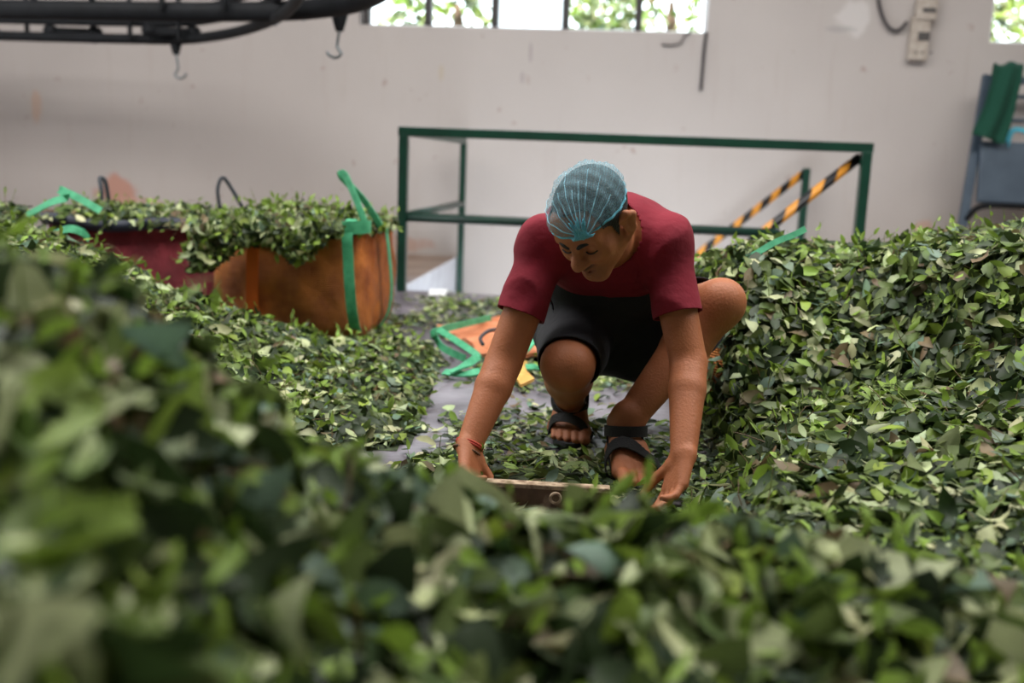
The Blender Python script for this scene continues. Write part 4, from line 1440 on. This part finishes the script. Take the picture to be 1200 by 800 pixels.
head_p = [hel((0, -.012, .018), (.075, .094, .081)), hel((0, .030, -.045), (.061, .058, .066)),
          hrc((-.047, .004, -.062), (-.012, .062, -.104), .022, .018), hrc((.047, .004, -.062), (.012, .062, -.104), .022, .018),
          hrc((-.008, .068, -.106), (.008, .068, -.106), .017, .017), hel((0, .058, .028), (.058, .032, .045)),
          hrc((-.042, .056, -.034), (-.034, .066, -.040), .022, .02), hrc((.042, .056, -.034), (.034, .066, -.040), .022, .02)]
brow_p = [hrc((-.044, .070, .000), (-.012, .083, -.002), .011, .011), hrc((.044, .070, .000), (.012, .083, -.002), .011, .011)]
sock_p = [hel((-.032, .092, -.017), (.019, .016, .012)), hel((.032, .092, -.017), (.019, .016, .012))]
lid_p = [hel((-.032, .069, -.018), (.0165, .0155, .0135)), hel((.032, .069, -.018), (.0165, .0155, .0135))]
nose_p = [hrc((0, .084, -.006), (0, .106, -.042), .0085, .0125), hrc((0, .106, -.042), (0, .108, -.046), .0135, .0125),
          hrc((-.0155, .094, -.047), (-.011, .1, -.047), .0095, .009), hrc((.0155, .094, -.047), (.011, .1, -.047), .0095, .009)]
lip_p = [hrc((-.021, .081, -.0735), (0, .0905, -.0715), .006, .0085), hrc((.021, .081, -.0735), (0, .0905, -.0715), .006, .0085),
         hrc((-.017, .080, -.083), (0, .087, -.0855), .006, .0095), hrc((.017, .080, -.083), (0, .087, -.0855), .006, .0095)]
ear_p = []
for s in (-1, 1):
    ear_p += [hrc((s * .073, .008, -.060), (s * .086, -.010, -.038), .008, .0085), hrc((s * .086, -.010, -.038), (s * .093, -.018, -.010), .0085, .008),
              hrc((s * .093, -.018, -.010), (s * .090, -.002, .006), .008, .0075), hrc((s * .090, -.002, .006), (s * .075, .010, -.008), .0075, .006), hel((s * .081, -.004, -.027), (.009, .015, .026))]
ear_cut = [hel((s * .096, .003, -.024), (.010, .010, .016)) for s in (-1, 1)]
neck_p = [RCn(nk0 + (0, .03, -.03), hp(0, -.028, -.055), .066, .056), RCn(nk0 + (0, -.02, -.03), hp(0, .01, -.06), .05, .045)]

prims_all = torso + hips + [q for k in 'rl' for q in up_arm[k] + fore[k] + thigh[k] + shin[k]]
G = Field((-.46, 1.90, -.005), (.46, 2.98, .80), .0032)
for p in torso + hips: G.add(p, .05)
for p in neck_p: G.add(p, .03)
for k in 'rl':
    G.add(up_arm[k][0], .03); G.add(up_arm[k][1], .006)
    for p in fore[k]: G.add(p, .007)
    for p in thigh[k]: G.add(p, .03)
    for p in shin[k]: G.add(p, .025)
    # kneecap and elbow
    G.add(('el', J['kn_' + k] + (unit(J['kn_' + k] - (J['hip_' + k] + J['an_' + k]) / 2)) * .022, np.array([.040, .040, .040]), I3), .03)
    G.add(('el', J['an_' + k] + (.034, 0, .005), np.array([.012, .013, .014]), I3), .015); G.add(('el', J['an_' + k] + (-.034, 0, .005), np.array([.012, .013, .014]), I3), .015)
    for p in FT[k][0]:
        if p[0] == 'toe':
            _, a, m_, t, r = p; G.add(RCn(a, m_, r * 1.15, r), .008); G.add(RCn(m_, t, r * .98, r * 1.02), .004)
        else: G.add(p, .012)
for hd in (hd_l, hd_r):
    for p in hd: G.add(('rc',) + tuple(p[1:]), .004 if p[0] == 'fin' else .012)
for p in head_p: G.add(p, .022)
for p in brow_p: G.add(p, .014)
for p in sock_p: G.add(p, .012, op='s')
for p in lid_p: G.add(p, .005)
for p in nose_p: G.add(p, .009)
for p in lip_p: G.add(p, .005)
G.add(hrc((-.020, .0905, -.0785), (.020, .0905, -.0785), .0035, .0035), .004, op='s')
for s in (-1, 1): G.add(hel((s * .0075, .103, -.0565), (.0045, .006, .005)), .004, op='s')
for p in ear_p: G.add(p, .008)
for p in ear_cut: G.add(p, .006, op='s')
V, Fq = G.mesh()
V, Fq = smooth_mesh(V, Fq, 2, .45)
# skin tone varies over the body: darker lips, stubble, knuckles and lower legs
lh = ((V - hc) @ HR) / HS
base = np.array(srgb(170, 104, 68)); col = np.tile(base, (len(V), 1)).astype(float)
mo = sstep(1 - np.linalg.norm((lh - (0, .09, -.0785)) / (.03, .03, .0135), axis=1)); stub = sstep(1.3 - np.linalg.norm((lh - (0, .075, -.088)) / (.05, .05, .034), axis=1))
mus = sstep(1.4 - np.linalg.norm((lh - (0, .092, -.0625)) / (.024, .03, .0075), axis=1))
for m_, c_ in ((stub * .4, srgb(96, 62, 48)), (mus * .75, srgb(48, 32, 28)), (mo * .6, srgb(128, 70, 62))):
    col[:, :3] = col[:, :3] * (1 - m_[:, None]) + np.array(c_[:3]) * m_[:, None]
col[:, :3] *= (1 + .10 * vnoise(V * 18))[:, None]
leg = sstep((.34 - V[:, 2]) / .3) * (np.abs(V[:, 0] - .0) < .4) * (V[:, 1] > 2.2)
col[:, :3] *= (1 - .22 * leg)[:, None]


def skin_material():
    m = mat('skin', srgb(158, 98, 68), 0.55, bump=.15, bscale=160, spec=.35)
    N, L, b = nodes_of(m)
    a = N.new('ShaderNodeVertexColor'); a.layer_name = 'Col'; L.new(a.outputs['Color'], b.inputs['Base Color'])
    b.inputs['Subsurface Weight'].default_value = 0.08; b.inputs['Subsurface Radius'].default_value = (.01, .004, .002); b.inputs['Subsurface Scale'].default_value = .5
    return m


MT['skin'] = skin_material()
MT['hair'] = mat('black_hair', srgb(18, 17, 19), .6, bump=.5, bscale=240)
MT['shirt'] = mat('maroon_jersey', srgb(128, 14, 38), .9, noise=srgb(116, 10, 33), scale=12, bump=.8, bscale=13)
MT['shorts'] = mat('black_cotton', srgb(34, 34, 40), .9, noise=srgb(26, 26, 31), scale=9, bump=.7, bscale=14)
MT['sandal'] = mat('black_strap', srgb(20, 20, 22), .8, bump=.3, bscale=260)
MT['sole'] = mat('dark_rubber', srgb(38, 38, 42), .7)
man = empty('person', (0.0, 2.40, 0.0), 'man in maroon shirt, black shorts and blue hairnet squatting to gather leaves', 'person')
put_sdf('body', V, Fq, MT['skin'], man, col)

# hair under the net, sideburn by the ear, eyebrows
H = Field(hc - .17, hc + .17, .003)
H.add(head_p[0], .022, .0035); H.add(head_p[5], .022, .0035)
for s in (-1, 1): H.add(hrc((s * .070, .016, .012), (s * .0655, .020, -.036), .008, .004), .012)
Vh, Fh = H.mesh(); Vh, Fh = smooth_mesh(Vh, Fh, 2)


def hair_keep(c):
    l = ((c - hc) @ HR) / HS
    side = (np.abs(l[:, 0]) > .055) & (l[:, 1] > .008) & (l[:, 1] < .031 + l[:, 2] * .3) & (l[:, 2] > -.042)
    return (l[:, 1] < .064 + .012 * np.cos(l[:, 0] * 60)) & ((l[:, 2] > -.02 + (l[:, 1] + .02) * .5) | (l[:, 1] < -.03) | side) & (l[:, 2] > -.055)


Vh, Fh = trim(Vh, Fh, hair_keep)
put_sdf('hair', Vh, Fh, MT['hair'], man)
for s in (-1, 1):
    eb_ = [hp(s * .010, .0945, -.004), hp(s * .022, .0925, .0025), hp(s * .036, .083, .003), hp(s * .048, .070, -.004)]
    put('eyebrow', tube(spline(eb_, 5), [.0035] + [.0048] * 9 + [.0042] * 5 + [.0015], 6, flat=.8, upv=fwd), MT['hair'], man)
    el_ = [hp(s * .0185, .0835, -.0245), hp(s * .026, .0865, -.0268), hp(s * .036, .0855, -.0268), hp(s * .046, .079, -.0235)]
    put('eyelashes', tube(spline(el_, 4), .0017, 5), MT['hair'], man)

# hairnet: thin pleated cap gathered at brow and nape
def net_surface(nu=64, nv=96):
    """gauze cap: ellipsoid shell over the hair, gathered at brow and nape, pleats running between them"""
    V = np.zeros((nu, nv, 3)); c0 = np.array([0, -.010, .020]); R_ = np.array([.0865, .1055, .0905])
    A = rz(math.radians(-22)) @ rx(math.radians(5))
    rr_ = np.linspace(.07, .14, 90)
    for i in range(nu):
        th = .10 + (math.pi - .45) * i / (nu - 1)
        for j in range(nv):
            w = (j / (nv - 1) - .5) * 2; ph_ = w * math.radians(92)
            d = A @ np.array([math.sin(th) * math.sin(ph_), math.cos(th), math.sin(th) * math.cos(ph_)])
            r = 1 / np.linalg.norm(d / R_)
            pr_ = (c0 + rr_[:, None] * d - (0, .058, .028)) / (.066, .040, .053)
            ins_ = rr_[np.linalg.norm(pr_, axis=1) < 1]
            if len(ins_): r = max(r, ins_.max())
            r += .0016 * math.cos(30 * ph_) + .0022 * math.sin(7 * ph_ + 3 * th) + .0015 * math.sin(17 * th + 5 * ph_)
            r -= .005 * abs(w) ** 8
            V[i, j] = c0 + d * r
    return V


def net_material(name, dens, colr):
    m = bpy.data.materials.new(name); m.use_nodes = True
    N, L = m.node_tree.nodes, m.node_tree.links
    for n in list(N): N.remove(n)
    out = N.new('ShaderNodeOutputMaterial'); uv = N.new('ShaderNodeUVMap')
    s = N.new('ShaderNodeSeparateXYZ'); L.new(uv.outputs[0], s.inputs[0])
    w = math_n(N, L, 'SINE', math_n(N, L, 'MULTIPLY', s.outputs[1], 320.0))
    nz = N.new('ShaderNodeTexNoise'); nz.inputs['Scale'].default_value = 26; L.new(uv.outputs[0], nz.inputs['Vector'])
    mp = N.new('ShaderNodeMapping'); mp.inputs['Scale'].default_value = (46, 30, 1); L.new(uv.outputs[0], mp.inputs['Vector'])
    bk = N.new('ShaderNodeTexVoronoi'); bk.inputs['Scale'].default_value = 1.0; L.new(mp.outputs[0], bk.inputs['Vector'])
    k = math_n(N, L, 'ADD', math_n(N, L, 'MULTIPLY', math_n(N, L, 'GREATER_THAN', w, .55), .10), dens - .10)
    k = math_n(N, L, 'ADD', k, math_n(N, L, 'MULTIPLY', nz.outputs['Fac'], .16))
    k = math_n(N, L, 'ADD', k, math_n(N, L, 'MULTIPLY', bk.outputs['Distance'], .16), True)
    t = N.new('ShaderNodeBsdfTransparent'); d = N.new('ShaderNodeBsdfDiffuse'); d.inputs['Color'].default_value = colr
    tl_ = N.new('ShaderNodeBsdfTranslucent'); tl_.inputs['Color'].default_value = colr
    ms = N.new('ShaderNodeMixShader'); ms.inputs[0].default_value = .4; L.new(d.outputs[0], ms.inputs[1]); L.new(tl_.outputs[0], ms.inputs[2])
    mx = N.new('ShaderNodeMixShader'); L.new(k, mx.inputs[0]); L.new(t.outputs[0], mx.inputs[1]); L.new(ms.outputs[0], mx.inputs[2])
    L.new(mx.outputs[0], out.inputs[0])
    return m


NETC = srgb(158, 204, 218)
MT['net'] = net_material('hairnet_gauze', .23, NETC)
MT['net_edge'] = mat('hairnet_elastic', srgb(110, 192, 216), .8, bump=.6, bscale=300)
MT['net_fold'] = mat('hairnet_fold', srgb(150, 206, 226), .8)
NV = net_surface()
nu, nv = NV.shape[:2]
NR = HR @ rz(math.radians(-22)) @ rx(math.radians(5))
NW = hc + (NV.reshape(-1, 3) * HS) @ HR.T
Fn = [[i * nv + j, i * nv + j + 1, (i + 1) * nv + j + 1, (i + 1) * nv + j] for i in range(nu - 1) for j in range(nv - 1)]
hn = put('hairnet', (NW, Fn), MT['net'], man)
uvl = hn.data.uv_layers.new(name='UVMap')
li = np.zeros(len(hn.data.loops), np.int32); hn.data.loops.foreach_get('vertex_index', li)
uvl.data.foreach_set('uv', np.stack([li // nv / (nu - 1), li % nv / (nv - 1)], -1).astype(np.float32).ravel())
G3 = NW.reshape(nu, nv, 3)
edge = np.concatenate([G3[:, 0], G3[-1, 1:-1], G3[::-1, -1], G3[0, ::-1][1:-1]])
put('elastic_edge', tube(edge[::2], .0026, 6, closed=True), MT['net_edge'], hn)


def np_(x, y, z): return hc + NR @ (np.array([x, y, z]) * HS)


gth = []
for q in range(9):
    a = (q - 4) / 4.0
    gth.append(tube(spline([np_(a * .026, .098 - abs(a) * .004, .012 + abs(a) * .006 + .003 * (q % 2)), np_(a * .018, .102, .020), np_(a * .012, .101, .032 + .006 * (q % 2)), np_(a * .022, .093, .052 + .008 * (q % 3))], 4), [.0012] * 2 + [.003] * 6 + [.0016] * 4 + [.0006], 6))
put('front_gather', join(*gth), MT['net_edge'], hn)
folds = []
for j in (16, 27, 35, 42, 47, 52, 58, 67, 79):
    sl = G3[1:rng.integers(22, 44), j]; folds.append(tube(sl + (sl - hc) * .012, np.linspace(.0012, .0004, len(sl)), 5))
put('pleat_fold', join(*folds), MT['net_fold'], hn)

# t-shirt
T_ = Field((-.40, 2.12, .10), (.40, 2.98, .78), .0042)
for p in torso: T_.add(p, .06, .014)
T_.add(RCn(nk0 + (-.05, .03, -.01), nk0 + (.05, .03, -.01), .075, .075), .06)
for p in hips: T_.add(p, .05, .012)
sl_end = {}
for k in 'rl':
    a, b = J['sh_' + k], J['el_' + k]; sl_end[k] = (lerp(a, b, .60), unit(b - a))
    T_.add(RCn(a + (0, .005, .004), lerp(a, b, .85), .066, .060), .035)
T_.S += (.013 * np.abs(vnoise(T_.pts((0, 0, 0), T_.n) @ np.array([[9, 3, 5], [2, 8, -4], [-6, 4, 7]], np.float32) + 3.0))).astype(np.float32)
# folds running from armpits to chest and around the sleeves
Pg = T_.pts((0, 0, 0), T_.n)
for k, sg in (('r', -1), ('l', 1)):
    ap = J['sh_' + k] + np.array([-sg * .03, 0, -.06]); q = Pg - ap.astype(np.float32); rr = np.linalg.norm(q, axis=-1)
    T_.S += (.0 * np.sin(np.arctan2(q[..., 2], q[..., 0]) * 8 + 9 * q[..., 1]) * np.exp(-((rr - .10) / .05) ** 2) * np.clip((rr - .045) / .04, 0, 1)).astype(np.float32)
Vs, Fs_ = T_.mesh(); Vs, Fs_ = smooth_mesh(Vs, Fs_, 2)


def shirt_keep(c):
    ok = np.ones(len(c), bool)
    for k in 'rl':
        e, d = sl_end[k]
        ok &= ~((((c - e) @ d) > .0008) & (np.linalg.norm(c - e - ((c - e) @ d)[:, None] * d, axis=1) < .11))
    nd = unit(hp(0, -.01, -.05) - nk0); t = (c - nk0) @ nd
    ok &= ~((t > .036) & (np.linalg.norm(c - nk0 - t[:, None] * nd, axis=1) < .085))
    ok &= (c - hipm) @ unit(chest - hipm) > .09
    return ok


Vs, Fs_ = clip(Vs, Fs_, [(sl_end[k][0], sl_end[k][1], .11) for k in 'rl'])
Vs, Fs_ = trim_list(Vs, Fs_, shirt_keep)
ts = put_sdf('t_shirt', Vs, Fs_, MT['shirt'], man, solid=.004)
for k in 'rl':
    e, d = sl_end[k]; c = lerp(J['sh_' + k], J['el_' + k], .585); s1 = unit(np.cross(d, (0, 1, 0))); s2 = np.cross(d, s1)

# shorts
S_ = Field((-.40, 2.15, .03), (.46, 2.98, .56), .0042)
for p in hips: S_.add(p, .05, .022)
S_.add(RCn(hipm, lerp(hipm, mid, .6), .115, .12), .05)
for s in (-1, 1): S_.add(RCn(hipm + X * s * .045 + (0, -.02, -.01), lerp(mid, chest, .35) + X * s * .05 + (0, -.015, -.015), .115, .122), .04)
hem = {}
for k, fr in (('r', .90), ('l', .80)):
    a, b = J['hip_' + k], J['kn_' + k]; hem[k] = (lerp(a, b, fr), unit(unit(b - a) + np.array([0, 0, -.75 if k == 'r' else 0])))
    S_.add(RCn(a, lerp(a, b, 1.05), .108, .076), .05)
    if k == 'l': S_.add(RCn(a + (0, -.02, -.05), lerp(a, b, .8) + (-.03, -.02, -.05), .095, .075), .05)
S_.S += (.006 * vnoise(S_.pts((0, 0, 0), S_.n) * np.array([12, 9, 12], np.float32) + 8.0)).astype(np.float32)
Vp, Fp = S_.mesh(); Vp, Fp = smooth_mesh(Vp, Fp, 2)


def shorts_keep(c):
    ok = np.ones(len(c), bool)
    for k in 'rl':
        e, d = hem[k]; t = (c - e) @ d
        ok &= ~((t > .0008) & (np.linalg.norm(c - e - t[:, None] * d, axis=1) < .13))
    return ok & (((c - mid) @ unit(chest - hipm) < .05) | (c[:, 1] < 2.5))


Vp, Fp = clip(Vp, Fp, [(hem[k][0], hem[k][1], .13) for k in 'rl'])
Vp, Fp = trim_list(Vp, Fp, shorts_keep)
put_sdf('shorts', Vp, Fp, MT['shorts'], man, solid=.004)

# sandals
for k in 'rl':
    pr, f, w, Lf = FT[k]; ank = J['an_' + k]
    g0 = ank * (1, 1, 0)
    out = []
    for t in np.linspace(0, 2 * math.pi, 40)[:-1]:
        u = math.cos(t); v = math.sin(t)
        xx = -.082 + (Lf + .092) * (.5 + .5 * u)
        half = np.interp(xx, [-.08, -.05, .03, .10, Lf - .03, Lf + .012], [.020, .034, .034, .046, .050, .030])
        out.append(g0 + f * xx + w * (half * np.sign(v) * abs(v) ** .6))
    n_ = len(out); Vv = np.array([p + (0, 0, .003) for p in out] + [p + (0, 0, .024) for p in out])
    Fc = [list(range(n_))[::-1], [n_ + q for q in range(n_)]] + [[q, (q + 1) % n_, n_ + (q + 1) % n_, n_ + q] for q in range(n_)]
    sd = put('sandal', (Vv, Fc), MT['sole'], man, False)
    O = Field(g0 - (.16, .30, -.0), g0 + (.16, .18, .16), .003)
    O.S[:] = .2
    for p in pr:
        if p[0] == 'toe':
            _, a, m_, t, r = p; O.add(RCn(a, m_, r * 1.2, r), .012, .009)
        else: O.add(p, .014, .010)
    O.add(shin[k][1], .025, .008)
    Vo, Fo = O.mesh(); Vo, Fo = smooth_mesh(Vo, Fo, 2)
    sh_ax = unit(J['kn_' + k] * .35 + ank * .65 - ank)

    def strap(name, cen, nn, wd, zmin):
        nn = unit(nn)
        v_, f_ = trim(Vo, Fo, lambda c: (np.abs((c - cen) @ nn) < wd / 2) & (c[:, 2] > zmin))
        if len(f_): put_sdf(name, v_ , f_, MT['sandal'], sd, solid=-.004)
    if k == 'l': strap('toe_strap', g0 + f * (Lf * (.62 if k == 'l' else .54)) + (0, 0, .045), f * .9 + np.array([0, 0, .35]) + w * .25, .022, .02)
    if k == 'r':
        tp = spline([g0 + f * (Lf * .45) - w * .056 + (0, 0, .028), g0 + f * (Lf * .62) - w * .045 + (0, 0, .068), g0 + f * (Lf * .74) - w * .012 + (0, 0, .080), g0 + f * (Lf * .82) + w * .026 + (0, 0, .068), g0 + f * (Lf * .78) + w * .056 + (0, 0, .028)], 8)
        put('toe_strap', ribbon(tp, .024, .005, unit(np.array([0, 0, .8]) - f * .6)), MT['sandal'], sd)
    nz_ = unit(np.array([0, 0, 1.0]) - f * .22) if k == 'l' else unit(sh_ax * .7 + np.array([0, 0, .6])); fx = unit(f - nz_ * (f @ nz_)); ac = ank + f * .008 + np.array([0, 0, -.016]) if k == 'l' else ank + sh_ax * .02 + np.array([0, 0, .004])
    rg = np.array([ac + fx * (.0545 if k == 'l' else .066) * math.cos(t) + w * .0495 * math.sin(t) for t in np.linspace(0, 2 * math.pi, 41)])
    put('ankle_strap', ribbon(rg, .026, .005, nz_), MT['sandal'], sd)
    for sg in (-1, 1):
        st_ = spline([g0 + f * .0 + w * sg * .043 + (0, 0, .085), g0 + f * .05 + w * sg * .047 + (0, 0, .045), g0 + f * (Lf * .55) + w * sg * .05 + (0, 0, .03)], 6)
        put('side_strap', ribbon(st_, .008, .004, (0, 0, 1)), MT['sandal'], sd)

# thread bracelets on the wrist
MT['red_thread'] = mat('red_thread', srgb(196, 70, 56), .8, bump=.5, bscale=500)
MT['bead'] = mat('brown_bead', srgb(92, 62, 36), .5)
wd = unit(J['wr_r'] - J['el_r'])
for nm, t, m_, r_, rr in (('thread_bracelet', -.004, MT['red_thread'], .0305, .0028), ('bead_bracelet', .010, MT['bead'], .031, .0034)):
    c = J['wr_r'] + wd * t; s1 = unit(np.cross(wd, (0, 1, 0))); s2 = unit(np.cross(wd, s1) + wd * .15)
    ring = [c + s1 * r_ * math.cos(a) + s2 * r_ * math.sin(a) for a in np.linspace(0, 2 * math.pi, 33)[:-1]]
    if nm[0] == 't':
        put(nm, join(tube(ring, rr, 6, closed=True), tube([p - wd * .005 for p in ring], rr, 6, closed=True)), m_, man)
    else:
        bl_ = []
        for p in ring: bl_.append(tube([p - s1 * .0001 + wd * x for x in (-.0034, -.002, 0, .002, .0034)], [.0008, .0028, .0034, .0028, .0008], 6))
        put(nm, join(*bl_), m_, man)
